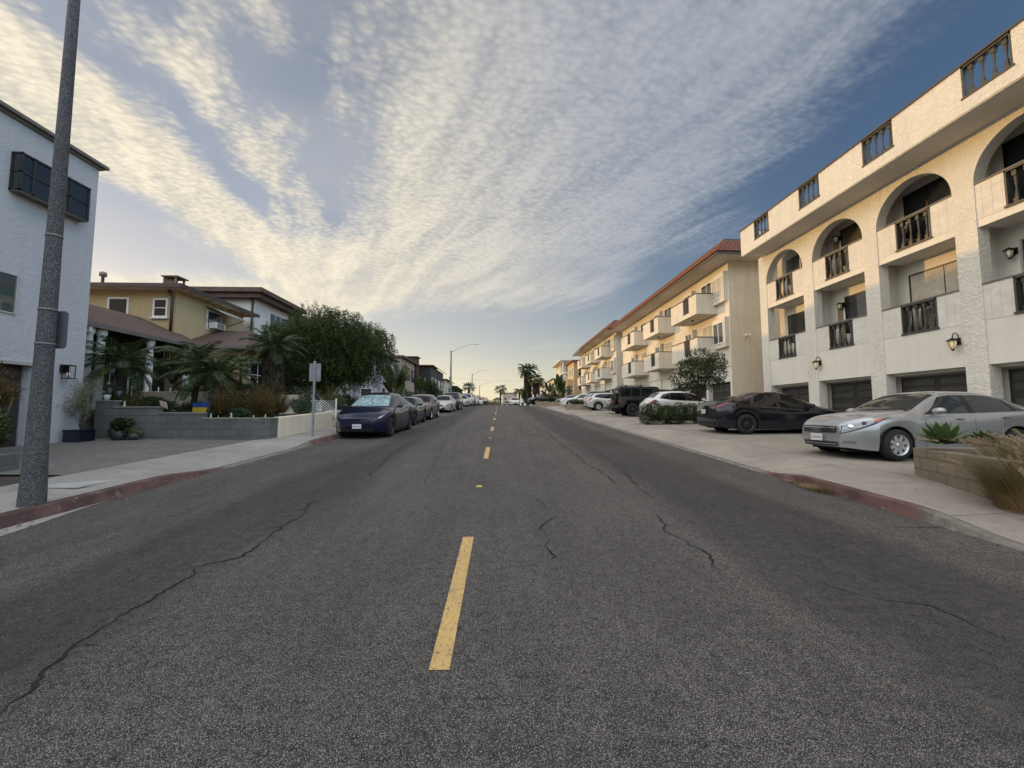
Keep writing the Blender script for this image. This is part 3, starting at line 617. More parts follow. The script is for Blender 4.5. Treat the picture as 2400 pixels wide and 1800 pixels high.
for y in (12.75,13.15,14.95,16.7):
    MB().lathe([(.16,1.62),(.16,1.70),(.12,1.74),(.115,3.3),(.10,4.0),(.14,4.05),(.15,4.2)],(-12.95,y,0),14).build('column',A_white,h2)
m=MB()
for k in range(7):
    y=13.4+k*.55; m.tube([(-13.1,y,1.62),(-13.1,y,2.5)],.015,5)
m.build('porch_rail',A_white,h2)
window(h2,('X',1),-11.3,18.2,19.3,2.7,3.8,.07,A_white,A_glass,1,1)
window(h2,('X',1),-14.3,14.2,15.6,2.3,3.6,.06,A_white,A_glass,1,0)
# porch clutter: wind chimes, lanterns, hung from the roof
for k in range(11):
    y=13.2+k*.36+random.uniform(-.1,.1); x=-13.0-random.uniform(0,.6); z=2.9+random.uniform(-.45,.35); s=random.uniform(.7,1.2)
    MB().tube([(x,y,z+.1),(x,y,4.2)],.004,4).lathe([(0,z+.1),(.05*s,z+.08),(.06*s,z-.02),(.03*s,z-.12*s),(0,z-.13*s)],(x,y,0),8).build('hanging_ornament',mat('pale glazed ceramic',(.55,.53,.48),.3,var=.3,vs=9),h2)
# ---- ochre upper house
h3=thing('stucco_house','two storey ochre stucco house with brown roof and striped awning rising behind the low roof','building',(-19,19.5,.9))
m=MB(); m.box(-26,-14,17.3,21.75,4.3,6.86); m.box(-26,-14.02,17.32,21.73,.8,4.3); m.build('wall',A_yellow,h3)
m=MB(); a,b,c,d=-26.3,-13.5,16.85,22.25; slab(m,[(a,c,6.95),(b,c,6.95),(-16.4,19.55,7.83),(-23,19.55,7.83)]); slab(m,[(b,c,6.95),(b,d,6.95),(-16.4,19.55,7.83)]); slab(m,[(b,d,6.95),(a,d,6.95),(-23,19.55,7.83),(-16.4,19.55,7.83)]); m.build('roof',A_shing,h3,fixn=False)
m=MB(); m.box(a,b,16.86,22.2,6.80,6.83)
m.build('eave',A_creamW,h3); m=MB()
for k in range(9): MB().box(-14.02,-13.55,17.1+k*.58,17.17+k*.58,6.73,6.80).build('rafter_tail',A_yellow,h3)
m=MB(); m.box(a,b+.02,16.80,16.85,6.80,6.97); m.box(b,b+.05,16.80,22.3,6.80,6.97); m.build('gutter',A_trim,h3)
window(h3,('Y',-1),17.3,-16.80,-16.06,5.45,6.40,.07,A_white,A_glass,0,0); window(h3,('Y',-1),17.3,-14.90,-14.42,5.68,6.38,.07,A_white,A_glass,0,1,sill=True)
wo_=window(h3,('X',1),-14,19.15,20.0,5.55,6.38,.07,A_white,A_gl2,0,1)
m=MB(); m.box(-13.98,-13.62,19.2,19.85,5.56,5.86); ac=m.build('air_conditioner',A_white,h3,bevel=.02); m=MB()
for k in range(8): m.box(-13.625,-13.61,19.3,19.75,5.6+k*.03,5.615+k*.03)
m.build('grille',A_rail,ac)
m=MB(); m.grid([[(-13.95,y,6.62),(-13.5,y,6.42),(-13.05,y,6.20)] for y in (19.0,19.5,20.0,20.5)],False); m.build('awning',mat('grey awning cloth',(.32,.31,.29),.8,var=.2,vs=5),h3,solid=.02)
MB().tube([(-13.95,19.02,5.9),(-13.05,19.02,6.2)],.018,5).tube([(-13.95,20.45,5.9),(-13.05,20.45,6.2)],.018,5).build('awning_arm',A_bronze,h3)
MB().tube([(-14.3,17.2,6.85),(-14.18,17.2,6.6),(-14.1,17.2,6.5),(-14.1,17.2,4.95)],.055,8).build('downpipe',A_trim,h3)
MB().lathe([(.06,7.2),(.06,7.95),(.14,7.97),(.14,8.15),(.04,8.2),(0,8.2)],(-18.85,19,0),12).build('vent_pipe',mat('weathered tin',(.20,.15,.12),.6,.3),h3)
m=MB(); X0,X1,Ya,Yb=-15.05,-14.45,17.8,18.35
for x in (X0,X1-.1):
    for y in (Ya,Yb-.1): m.box(x,x+.07,y,y+.07,7.0,7.58)
m.box(X0-.06,X1+.06,Ya-.06,Yb+.06,7.58,7.63); m.box(X0,X0+.3,Ya+.15,Yb-.1,7.0,7.55); m.build('chimney_cap',mat('weathered tin',(.2,.15,.12)),h3)
# ---- second white modern house
h4=thing('modern_house','white two storey house with flat brown roof overhang beside the big tree','building',(-20,29,1.2))
m=MB(); m.box(-28,-14,22.75,38,1,7.98); m.build('wall',stucco('off white stucco',(.66,.64,.60),.2,5.,.1),h4)
m=MB(); m.box(-28.5,-13.3,22.1,27.3,8.25,8.50); m.box(-28.5,-14.2,27.3,38.6,8.25,8.50); m.box(-28.4,-13.5,22.3,27.1,7.98,8.25); m.box(-28.4,-13.85,27.3,38.4,7.98,8.25); m.build('roof',mat('brown roof board',(.085,.055,.042),.7,var=.25,vs=3),h4)
window(h4,('Y',-1),22.75,-15.55,-15.0,6.55,7.55,.06,A_white,mat('sky blue glass',(.12,.16,.2),.08,var=0,spec=1),0); window(h4,('X',1),-14,24.2,26.0,6.55,7.55,.06,A_white,A_gl2,2)
MB().tube([(-14.3,22.6,8.2),(-14.1,22.65,7.9),(-14.1,22.65,2.5)],.055,8).build('downpipe',A_black,h4)
m=MB(); m.box(-13.95,-13.5,25.7,26.9,6.7,6.95); m.build('planter_box',A_black,h4)
# ================================================ generic far houses
def house(name,label,x0,x1,y0,y1,z0,z1,wallm,roof='flat',rm=None,rh=.9,side=1,rows=((.35,1.2),),wy=2.6,ov=.4,frame=A_white,extra=None,garages=0,shut=None):
    """side=+1: street face at x1 facing +X (left of the road), -1: street face at x0 facing -X"""
    t=thing(name,label,'building',((x0+x1)/2,(y0+y1)/2,z0)); m=MB(); m.box(x0,x1,y0,y1,z0-1,z1); m.build('wall',wallm,t)
    rm=rm or A_shing; m=MB()
    if roof=='flat': m.box(x0-ov,x1+ov,y0-ov,y1+ov,z1,z1+.22)
    elif roof=='hip':
        xm,ym=(x0+x1)/2,(y0+y1)/2; r=min(x1-x0,y1-y0)/2
        A=[(x0-ov,y0-ov,z1),(x1+ov,y0-ov,z1),(x1+ov,y1+ov,z1),(x0-ov,y1+ov,z1)]
        if (x1-x0)>(y1-y0): p,q=(x0+r,ym,z1+rh),(x1-r,ym,z1+rh); slab(m,[A[0],A[1],q,p]); slab(m,[A[1],A[2],q]); slab(m,[A[2],A[3],p,q]); slab(m,[A[3],A[0],p])
        else: p,q=(xm,y0+r,z1+rh),(xm,y1-r,z1+rh); slab(m,[A[0],A[1],p]); slab(m,[A[1],A[2],q,p]); slab(m,[A[2],A[3],q]); slab(m,[A[3],A[0],p,q])
    elif roof=='shed': slab(m,[(x0-ov,y0-ov,z1+.05),(x1+ov,y0-ov,z1+.05),(x1+ov-1.2,y1,z1+rh),(x0-ov,y1,z1+rh)]); slab(m,[(x1+ov,y0-ov,z1+.05),(x1+ov,y1+ov,z1+.05),(x1+ov-1.2,y1,z1+rh)])
    m.build('roof',rm,t,fixn=roof=='flat')
    c=x1 if side>0 else x0; pl=('X',side)
    for a,h in rows:
        zz=z0+a*(z1-z0) if a<1 else z0+a; y=y0+.8
        while y+1.2<y1:
            w=random.choice((.9,1.3,1.6)); 
            fo=window(t,pl,c,y,min(y+w,y1-.4),zz,zz+h,.07,frame,A_glass if random.random()<.7 else A_gl2,1 if w>1 else 0)
            if shut: [MB().box(c,c+side*.04,q,q+.28,zz-.05,zz+h+.05).build('shutter',shut,fo) for q in (y-.38,min(y+w,y1-.4)+.1)]
            y+=w+wy*random.uniform(.5,.9)
    # windows in the end wall facing down the street
    for a,h in rows:
        zz=z0+a*(z1-z0) if a<1 else z0+a; q=x1-1.8 if side>0 else x0+.8
        window(t,('Y',-1),y0,q,q+1.0,zz,zz+h*.9,.06,frame,A_glass,0,1)
    for k in range(garages):
        garage(t,c+side*.02,y0+.5+k*3.2,y0+3.2+k*3.2,z0,z0+2.2,side)
    return t
shr=mat('oxblood shutter',(.10,.022,.016),.6)
h=house('stucco_house','white stucco house with outside stair just past the big tree',-24,-11.6,38.6,44.2,1.7,7.2,A_grayw,'hip',None,.9,1,((.15,1.4),(.6,1.3)),1.6)
m=MB()
for k in range(12): m.box(-11.6,-10.5,38.9+k*.32,39.22+k*.32,1.8+k*.22,1.95+k*.22)
m.tube([(-10.5,38.9,2.8),(-10.5,42.7,5.4)],.04,6); m.build('staircase',A_red,h)
h=house('tall_house','tan and terracotta house with tall oxblood shutters beside the charcoal house',-24,-11.2,44.9,53.5,2.0,7.7,mat('tan stucco',(.42,.33,.25),.8,var=.1),'flat',A_trim,.5,1,((.12,1.5),(.58,1.7)),1.0,shut=shr)
m=MB(); m.box(-12.3,-10.9,52.0,53.4,2,8.7); m.box(-12.45,-10.75,51.85,53.55,8.7,8.85); m.build('chimney',mat('dark brick',(.07,.035,.025),.9,var=.3,vs=8),h)
h=house('charcoal_house','charcoal house with red tiled roof edge, second street lamp in front',-22,-9.6,55,67,2.3,8.0,mat('charcoal siding',(.018,.018,.022),.6),'shed',A_tiler,.9,1,((.5,1.2),),2.5)
house('beige_house','narrow beige stucco house right behind the second street lamp pole',-20,-9.5,68.5,79,2.6,7.2,A_cream,'shed',A_shing,.5,1,((.5,1.2),),2.5)
house('grey_house','grey house with dark peaked roof behind the row of parked cars',-20,-9.2,81,96,2.6,6.8,mat('grey siding',(.20,.22,.22),.7),'hip',mat('slate roof',(.05,.05,.055),.8),1.3,1,((.5,1.2),),2.5)
house('cottage','small brown roofed house just left of the third street lamp',-21,-9.8,99,113,2.0,5.6,A_creamW,'hip',A_shing,1.1,1,((.4,1.2),),3)
house('cottage','long low house with reddish roof closing the street on the left',-22,-4.2,190,205,1.0,6.2,mat('offwhite wall',(.6,.57,.5),.8),'hip',mat('reddish roof',(.16,.07,.045),.9),1.6,1,((.4,1.4),),4)
house('flat_roofed_building','pinkish flat roofed building at the end of the street behind the lone palm',1.2,14,185,205,1.0,10.4,mat('pink beige wall',(.42,.34,.29),.8),'flat',A_rail,.5,-1,((.3,1.4),(.65,1.4)),4)
house('cottage','small pale house at the end of the street with a dark roof',-3.2,0.6,205,215,1.0,8.2,A_creamW,'hip',A_shing,1.2,-1,((.4,1.4),),4)
# ---- right far
h=house('townhouse','narrow orange stucco townhouse squeezed after the tile roofed blocks',12.6,26,67.2,73.5,2.6,10.2,mat('orange stucco',(.52,.38,.22),.8,var=.1),'flat',A_tiler,.5,-1,((.36,1.5),(.68,1.5)),1.5,garages=1)
m=MB(); m.box(11.5,12.6,68.2,72,6.0,7.2); m.build('balcony',MT['orange stucco'],h)
h=house('townhouse','grey and white townhouse with roofed corner balcony on its top floor',12.6,26,76,88,2.6,9.0,mat('pale grey siding',(.55,.56,.58),.7),'flat',A_white,.5,-1,((.40,1.7),),1.0,garages=3)
m=MB(); m.box(11.2,12.6,75.9,88,6.3,6.5); m.box(11.2,11.3,75.9,88,6.5,7.4); m.box(11.3,12.6,75.9,76,6.5,7.4); m.build('balcony',A_white,h)
m=MB(); m.box(12.6,26,79,88,9.22,11.4); m.box(12,26,76,78.9,11.3,11.5); [m.box(12.1,12.3,y,y+.2,9.22,11.3) for y in (76.1,78.6)]; m.box(11.6,26,75.6,88.5,11.5,11.75); m.build('top_storey',A_creamW,h)
m=MB(); m.box(13.4,17,78.9,79.02,9.4,11.1); m.build('window',A_glass,h)
h=house('townhouse','cream house with stacked gables behind the leafy planting past the balcony townhouse',12.4,26,91,106,2.6,9.3,A_creamW,'hip',A_shing,1.8,-1,((.3,1.5),(.65,1.5)),1.2,garages=3)
house('townhouse','yellowish far house mostly hidden by the tall palm',11.6,24,110,128,2.2,8.8,A_cream,'hip',A_tiler,1.4,-1,((.3,1.5),(.65,1.5)),1.5)
house('cottage','farthest small cream house to the right of the street end',7.2,20,150,168,1.4,9.6,A_creamW,'flat',A_rail,1.4,-1,((.3,1.5),(.65,1.5)),2.5)
# ================================================ left walls and garden
A_blk=block('grey concrete block',(.125,.125,.125),.41,.205,'XY',.006,.55,.5,.13,.006); A_blk2=block('tan slump block',(.30,.25,.18),.41,.19,'XY',.010,.72,.5,.14,.012)
wl=thing('retaining_wall','stepped grey concrete block wall along the far side of the paver driveway','wall',(-10,12.3,.7))
for x0,x1,zt in ((-12.0,-11.45,1.86),(-11.45,-10.18,1.675),(-10.18,-8.86,1.505),(-8.86,-7.42,1.34)):
    m=MB(); m.box(x0+.001,x1-.001,12.15,12.35,.3,zt); m.build('wall_step',A_blk,wl); m=MB(); m.box(x0+.001,x1+.02,12.13,12.37,zt,zt+.035); m.build('cap',A_side,wl)
m=MB(); m.prism([(-7.42,12.15),(-7.12,12.55),(-7.12,13.0),(-7.32,13.0),(-7.32,12.62),(-7.5,12.35),(-7.42,12.3)],'Z',.3,1.34); m.build('wall_corner',A_blk,wl); m=MB(); m.prism([(-7.42,12.13),(-7.10,12.54),(-7.10,13.0),(-7.34,13.0),(-7.34,12.6),(-7.42,12.37)],'Z',1.34,1.375); m.build('cap',A_side,wl)
t=setp(MB().prism([(13.0,.4),(17.0,.55),(17.0,1.56),(13.0,1.38)],'X',-7.28,-7.06).build('garden_wall',A_cream,bevel=.02),'low cream stucco wall along the left pavement behind the sign post','wall')
t=setp(MB().prism([(17.3,.5),(24,.8),(24,1.75),(17.3,1.6)],'X',-7.5,-7.28).build('garden_wall',A_cream,bevel=.02),'cream stucco wall behind the blue car next to the lattice','wall')
t=setp(MB().prism([(-13.0,1.2),(-8.45,1.2),(-8.47,1.5),(-8.6,1.85),(-8.8,2.15),(-9.1,2.27),(-13.0,2.28)],'Y',14.45,14.63).build('garden_wall',A_cream,bevel=.02),'cream garden wall with curved end in front of the porch','wall')
t=setp(MB().prism([(16.6,1.2),(19.2,1.3),(19.2,2.3),(18.9,2.34),(16.6,2.24)],'X',-9.2,-9.02).build('garden_wall',A_cream,bevel=.02),'short cream wall beside the rusty orange bushes','wall')
mb=MB(); mb.grid([[(x,y,z) for x,z in ((-7.2,1.22+(y-12.4)*.03),(-8.2,1.28+(y-12.4)*.03),(-9.5,1.40+(y-12.4)*.02),(-10.8,1.55),(-12.6,1.62))] for y in (12.36,13.2,14,15,16,17,19,22,24)]); setp(mb.build('garden_bed',A_soil),kind='structure')
# lattice
la=thing('lattice_fence','white diamond lattice fence panel with post above the cream wall','fence',(-7.5,17.15,1.5))
MB().box(-7.0,-6.95,17.1,17.15,1.3,2.12).build('post',A_white,la); m=MB()
for k in range(-6,12):
    for s_ in (1,-1):
        x=-8.05+k*.13; pts=[(x,0),(x+.9*s_,.9)] ; p=[]
        x0_,x1_=x,x+.9*s_
        # clip to the panel -8.15..-7.02
        ts=[tt for tt in (0,1)]
        lo,hi=0.,1.
        for bd,sg in ((-8.15,1),(-7.04,-1)):
            a0=(x0_-bd)*sg; a1=(x1_-bd)*sg
            if a0<0 and a1<0: lo,hi=1,0; break
            if a0<0: lo=max(lo,-a0/(a1-a0))
            if a1<0: hi=min(hi,a0/(a0-a1))
        if lo<hi-.03:
            za,zb=1.3+.75*lo,1.3+.75*hi; xa,xb=x0_+(x1_-x0_)*lo,x0_+(x1_-x0_)*hi
            m.tube([(xa,17.13+.008*s_,za),(xb,17.13+.008*s_,zb)],.010,4,False)
m.build('lattice_panel',A_white,la)
# sign post (back of the sign)
sg_=thing('road_sign','grey back of a rectangular sign on a thin post at the left kerb','sign',(-6.2,13.4,.72))
MB().box(-6.23,-6.17,13.37,13.43,.70,3.25).build('post',mat('galvanised steel',(.30,.31,.34),.45,.5,var=.15,vs=6),sg_,bevel=.006)
m=MB(); c=[(-6.2+sx*(.19-.03+.03*math.cos(t)),2.87+sz*(.30-.03+.03*math.sin(t))) for sx,sz,a in ((1,1,0),(-1,1,90),(-1,-1,180),(1,-1,270)) for t in ([R(q) for q in (0,30,60,90)] if sx*sz>0 else [R(q) for q in (90,60,30,0)])]
m.prism(c,'Y',13.432,13.442); m.build('sign_plate',mat('sign back aluminium',(.26,.27,.29),.5,.4,var=.1),sg_)
m=MB(); [m.lathe([(0,-.006),(.012,-.006),(.012,0)],(-6.2,13.366,z),8,'Y') for z in (2.68,3.06)]; m.build('bolt',A_alu,sg_)
# ---- concrete street light pole near
def pole_mat():
    m=bpy.data.materials.new('exposed aggregate concrete'); m.use_nodes=True; nt=m.node_tree; b=pbsdf(m); g=nt.nodes.new('ShaderNodeNewGeometry'); P=g.outputs['Position']
    v=voro(nt,P,105.); vc=voro(nt,P,105.,'F1',1.,1); s_=nt.nodes.new('ShaderNodeSeparateColor'); nt.links.new(vc.s,s_.inputs[0]); r=N(nt,s_.outputs[0]); n=noise(nt,P,3.,3)
    t=(v.ss(.7,.1))*(r.ss(.0,1.)*.27+.03)+.045; t=t*(n*.6+.7); nt.links.new(comb(nt,t*.96,t*.97,t*1.05),b.inputs['Base Color']); b.inputs['Roughness'].default_value=.75
    bp=nt.nodes.new('ShaderNodeBump'); bp.inputs['Strength'].default_value=1; bp.inputs['Distance'].default_value=.012; nt.links.new((v*-1.).s,bp.inputs['Height']); nt.links.new(bp.outputs[0],b.inputs['Normal']); return m
A_agg=pole_mat(); A_pole=mat('weathered pole concrete',(.19,.18,.165),.8,var=.15)
pl=thing('street_light','speckled concrete street light pole rising out of frame beside the white house','street lamp',(-5.90,5.28,.36))
bx_,by_=-5.90,5.28; z0=.30
MB().lathe([(.130,z0),(.106,z0+.75),(.092,z0+1.85),(.079,z0+3.3),(.063,z0+5.9),(.052,z0+8.2),(0,z0+8.25)],(bx_,by_,0),28).build('pole',A_agg,pl)
def band(z,r): 
    MB().lathe([(r,z),(r+.006,z),(r+.006,z+.022),(r,z+.022)],(bx_,by_,0),28).build('strap',A_pole,pl)
band(2.86,.0865); band(2.41,.0905); band(3.85,.0775)
m=MB(); m.prism([(bx_-.1,2.38),(bx_+.12,2.38),(bx_+.15,2.41),(bx_+.15,2.85),(bx_+.12,2.88),(bx_-.1,2.88)],'Y',by_+.10,by_+.11); m.build('sign_plate',mat('grey sign back',(.13,.135,.15),.5,.3,var=.1),pl)
def lamp_arm(par,x,y,z,L=2.4,rise=.9):
    pts=[(x+L*t,y,z+rise*math.sin(t*PI/2)) for t in [i/10 for i in range(11)]]
    MB().tube(pts,[.05-.02*i/10 for i in range(11)],8).build('arm',A_alu,par)
    xe,ze=pts[-1][0],pts[-1][2]; hd=MB().lathe([(0,-.05),(.05,0),(.09,.12),(.10,.3),(.06,.5),(0,.55)],(xe-.02,y,ze),12,'X'); hd.v=[(p[0],p[1],ze+(p[2]-ze)*.5) for p in hd.v]
    ho=hd.build('lamp_head',A_alu,par); MB().lathe([(0,-.02),(.07,-.01),(.08,.02)],(xe+.24,y,ze-.06),10).build('lens',mat('frosted lamp glass',(.75,.68,.52),.3,var=0),ho)
lamp_arm(pl,bx_,by_,8.4)
A_pole=mat('weathered pole concrete',(.19,.18,.165),.8,var=.15)
for i,(x,y,h,lab) in enumerate(((-6.2,50.,7.1,'nearest full street lamp with curved arm above the parked cars'),(-6.2,88.,7.2,'second curved arm street lamp farther down the street'),(-6.3,122,7.6,'farthest and smallest street lamp'))):
    t=thing('street_lamp',lab,'street lamp',(x,y,G(y)+.1),0,'curved arm street lamps along the left side'); z=G(y)
    MB().lathe([(.16,z),(.13,z+2.5),(.09,z+h),(0,z+h+.05)],(x,y,0),12).build('pole',A_pole,t); lamp_arm(t,x,y,z+h-.15,3.0,1.0)
# overhead cable
wp=[(-14+ (i/16)*40,112+ i*.4,11.3+1.8*(i/16)-1.6*math.sin(PI*i/16)) for i in range(17)]
for px_,py_,lab in ((-14.2,112,'dark utility pole behind the far left roofs'),(26.2,118.4,'dark utility pole behind the far right roofs')):
    t=thing('utility_pole',lab,'utility pole',(px_,py_,G(py_)),0,'utility poles carrying the cable'); zt=11.6 if px_<0 else 13.4
    MB().tube([(px_,py_,G(py_)-.3),(px_,py_,zt)],[.16,.11],8).build('pole',A_trim,t); MB().box(px_-.05,px_+.05,py_-.9,py_+.9,zt-.5,zt-.38).build('crossarm',A_trim,t)
setp(MB().tube(wp,.018,4).build('utility_cable',A_black),'thin sagging cable crossing the street far away','cable')
# ================================================ CARS
def paint(name,col,metal=.0,rough=.28,coat=1.0,flake=0): 
    m=mat(name,col,rough,metal,var=0,coat=coat*.55,spec=.35); return m
P_silver=paint('silver car paint',(.37,.38,.40),.5,.26); P_black=paint('black car paint',(.006,.007,.012),.0,.12); P_blue=paint('dark blue car paint',(.005,.009,.034),.2,.2); P_white=paint('white car paint',(.62,.62,.60),0,.3)
P_grey=paint('grey car paint',(.10,.10,.105),.5,.3); P_pearl=paint('pearl silver car paint',(.50,.49,.47),.35,.3); P_tan=paint('tan car paint',(.25,.21,.15),.4,.3); P_red=paint('red car paint',(.15,.012,.01),.2,.25)
C_glass=mat('tinted car glass',(.008,.010,.012),.02,var=0,spec=.40,coat=0); C_glassL=mat('light car glass',(.030,.036,.040),.02,var=0,spec=.5); C_trim=mat('black plastic trim',(.012,.012,.012),.5,var=0); C_tyre=mat('tyre rubber',(.014,.014,.014),.85,var=0)
C_rim=mat('alloy rim',(.62,.62,.63),.32,.6,var=0); C_rimd=mat('dark rim',(.05,.05,.055),.35,.6,var=0); C_chrome=mat('chrome',(.65,.65,.66),.08,1,var=0); C_lamp=mat('headlamp lens',(.24,.25,.26),.08,.55,var=0,spec=1); C_tail=mat('red tail lamp',(.30,.012,.012),.12,var=0,spec=.8); C_amber=mat('amber lens',(.45,.07,.02),.15,var=0)
C_plate=mat('licence plate',(.62,.62,.60),.5,var=0); C_ink=mat('plate ink blue',(.02,.03,.12),.5,var=0); C_shade=mat('foil sunshade',(.30,.42,.45),.22,.5,var=.55,vs=9,bump=.6,bs=10,coord='obj'); C_under=mat('underbody',(.008,.008,.008),.9,var=0)
def ip(tab,x):
    xs=[t[0] for t in tab]
    if x<=xs[0]: return tab[0][1]
    if x>=xs[-1]: return tab[-1][1]
    for i in range(len(xs)-1):
        if x<=xs[i+1]:
            t=(x-xs[i])/(xs[i+1]-xs[i]); y0,y1=tab[i][1],tab[i+1][1]
            # monotone-ish cubic
            m0=(y1-tab[i-1][1])/(xs[i+1]-xs[i-1]) if i>0 else (y1-y0)/(xs[i+1]-xs[i])
            m1=(tab[i+2][1]-y0)/(xs[i+2]-xs[i]) if i+2<len(xs) else (y1-y0)/(xs[i+1]-xs[i])
            s=(y1-y0)/(xs[i+1]-xs[i])
            if s==0: m0=m1=0
            else:
                if m0/s<0:m0=0
                if m1/s<0:m1=0
                m0=max(min(m0,3*s),3*s) if abs(m0)>3*abs(s) else m0; m1=3*s if abs(m1)>3*abs(s) else m1
            h=xs[i+1]-xs[i]; t2=t*t;t3=t2*t
            return y0*(2*t3-3*t2+1)+m0*h*(t3-2*t2+t)+y1*(-2*t3+3*t2)+m1*h*(t3-t2)
class Car:
    def __init__(s,L,W,wf,wr,rw,top,sh,rail,zb=.20,rf=.9,rr=.75,ef=.70,er=.76,wb=.93,nose=.10,tail=.08):
        s.L,s.W,s.wf,s.wr,s.rw,s.top,s.sh,s.rail,s.zb,s.rf,s.rr,s.ef,s.er,s.wb,s.nose,s.tail=L,W,wf,wr,rw,top,sh,rail,zb,rf,rr,ef,er,wb,nose,tail
        s.ra=rw+.055; s.zc=rw
    def hw(s,x):
        w=s.W/2
        if x<s.rf: d=1-max(0,x)/s.rf; return w*(1-(1-s.ef)*d**2.6)
        if x>s.L-s.rr: d=1-(s.L-x)/s.rr; return w*(1-(1-s.er)*min(1,d)**2.8)
        return w
    def bot(s,x):
        b=s.zb+ .05*sm(.9,0,x)*0 + .05*(1-sm(0,.5,x))+.08*sm(s.L-.6,s.L,x)
        for c in (s.wf,s.wr):
            d=abs(x-c)
            if d<s.ra: b=max(b,s.zc+math.sqrt(max(0,s.ra**2-d*d)))
        return b
    def P(s,x,v,side=1,off=0):
        """v: 0 bottom ..3 shoulder,4 belt,8 rail,11 centre"""
        w=s.hw(x); zt=ip(s.top,x); zs=min(ip(s.sh,x),zt-.02); zb=min(s.bot(x),zs-.02); yr=min(ip(s.rail,x),w*.93)
        crown=.03+.035*min(1,max(0,(zt-zs)/.4)); zr=max(zt-crown,zs+.012)
        z3=zs-.035
        rows=[(w*.945,zb),(w*.99,zb+(z3-zb)*.33),(w*1.0,zb+(z3-zb)*.68),(w*.988,z3),(w*s.wb,zs)]
        for k in (1,2,3):
            t=k/4; bul=.018*math.sin(PI*t)*min(1,(zr-zs)/.3); rows.append((w*s.wb+(yr-w*s.wb)*t+bul,zs+(zr-zs)*t))
        rows+= [(yr,zr),(yr*.80,zr+(zt-zr)*.55),(yr*.42,zr+(zt-zr)*.92),(0,zt)]
        i=min(10,int(v)); t=v-i; y=rows[i][0]*(1-t)+rows[i+1][0]*t; z=rows[i][1]*(1-t)+rows[i+1][1]*t
        # nose/tail rounding in side view
        xx=x; zm=.5; 
        if x<.6: xx+=s.nose*((abs(z-zm)/.35)**2.0)*(1-x/.6)**2*.8
        if x>s.L-.6: xx-=s.tail*((abs(z-.62)/.4)**2.0)*(1-(s.L-x)/.6)**2*.8
        p=Vector((xx,y*side,z))
        return p
    def N_(s,x,v,side):
        e=.02; x=min(max(x,.03),s.L-.03); vv=min(max(v,.05),10.95)
        a=s.P(x+e,vv,side)-s.P(x-e,vv,side); b=s.P(x,min(vv+.1,11),side)-s.P(x,vv-.1,side); n=a.cross(b)
        if n.length<1e-9: return Vector((0,side,0))
        n.normalize(); c=s.P(x,vv,side)-Vector((x,0,.6))
        return n if n.dot(c)>0 else -n
    def patch(s,mb,q,side=1,nx=6,nv=4,off=.006,skirt=True):
        """q: four (x,v) corners: front-bottom, rear-bottom, rear-top, front-top"""
        P_=[]
        for i in range(nx+1):
            a=i/nx; r=[]
            for j in range(nv+1):
                b=j/nv; x=(q[0][0]*(1-a)+q[1][0]*a)*(1-b)+(q[3][0]*(1-a)+q[2][0]*a)*b; v=(q[0][1]*(1-a)+q[1][1]*a)*(1-b)+(q[3][1]*(1-a)+q[2][1]*a)*b
                r.append(s.P(x,v,side)+s.N_(x,v,side)*off)
            P_.append(r)
        mb.grid(P_)
    def top_patch(s,mb,x0,x1,v0,nx=6,off=.006,xb=0):
        """across the car from rail to rail, xb: extra bow of the front edge towards the nose at the centre"""
        P_=[]
        vs=[v0+(11-v0)*k/5 for k in range(6)]; acc=[(v,1) for v in vs]+[(v,-1) for v in vs[-2::-1]]
        for i in range(nx+1):
            P_.append([s.P(x0+(x1-x0)*i/nx - xb*(1-i/nx)*((v-v0)/(11-v0)),v,sd_)+s.N_(x0+(x1-x0)*i/nx,v,sd_)*off for v,sd_ in acc])
        mb.grid(P_)
def wheel(car,x,side,rimm,nsp,par,fl='spoke'):
    r=car.rw; y=side*(car.W/2-.115); w=.21; m=MB()
    m.lathe([(r*.66,-w/2),(r*.9,-w/2),(r*.985,-w/2+.03),(r,-w/2+.06),(r,w/2-.06),(r*.985,w/2-.03),(r*.9,w/2),(r*.66,w/2)],(x,y,r),28,'Y')
    wo_=m.build('wheel',C_tyre,par,world=False); m=MB(); f=side*(w/2); ro=r*.67
    m.lathe([(ro,side*w/2-side*.005),(ro*.93,side*w/2-side*.005),(ro*.88,side*w/2-side*.05),(ro*.86,side*w/2-side*.12)],(x,y,r),28,'Y')
    for k in range(nsp):
        a=2*PI*k/nsp+.3; ca,sa=math.cos(a),math.sin(a)
        for hw_,r0,r1,d0,d1 in (((.05 if nsp<8 else .036) if nsp<9 else .022,ro*.15,ro*.92,.022,.018),):
            pts=[]
            for rr,ww in ((r0,hw_*1.1),(r1,hw_*.9)):
                for q in (-1,1): pts.append((x+ca*rr-sa*ww*q,sa*rr+ca*ww*q+r))
            yy=y+side*(w/2-.03); P_=[(px,yy,pz) for px,pz in pts]; Q_=[(px,yy-side*.03,pz) for px,pz in pts]
            m.add(P_+Q_,[(0,1,3,2),(0,2,6,4),(1,5,7,3),(4,6,7,5)])
    m.lathe([(0,side*(w/2-.02)),(ro*.2,side*(w/2-.02)),(ro*.24,side*(w/2-.05))],(x,y,r),14,'Y')
    m.build('rim',rimm,wo_,world=False,fixn=True); m=MB(); m.lathe([(0,side*.005),(ro*.9,side*.005)],(x,y,r),20,'Y'); m.build('brake_disc',C_under,wo_,world=False)
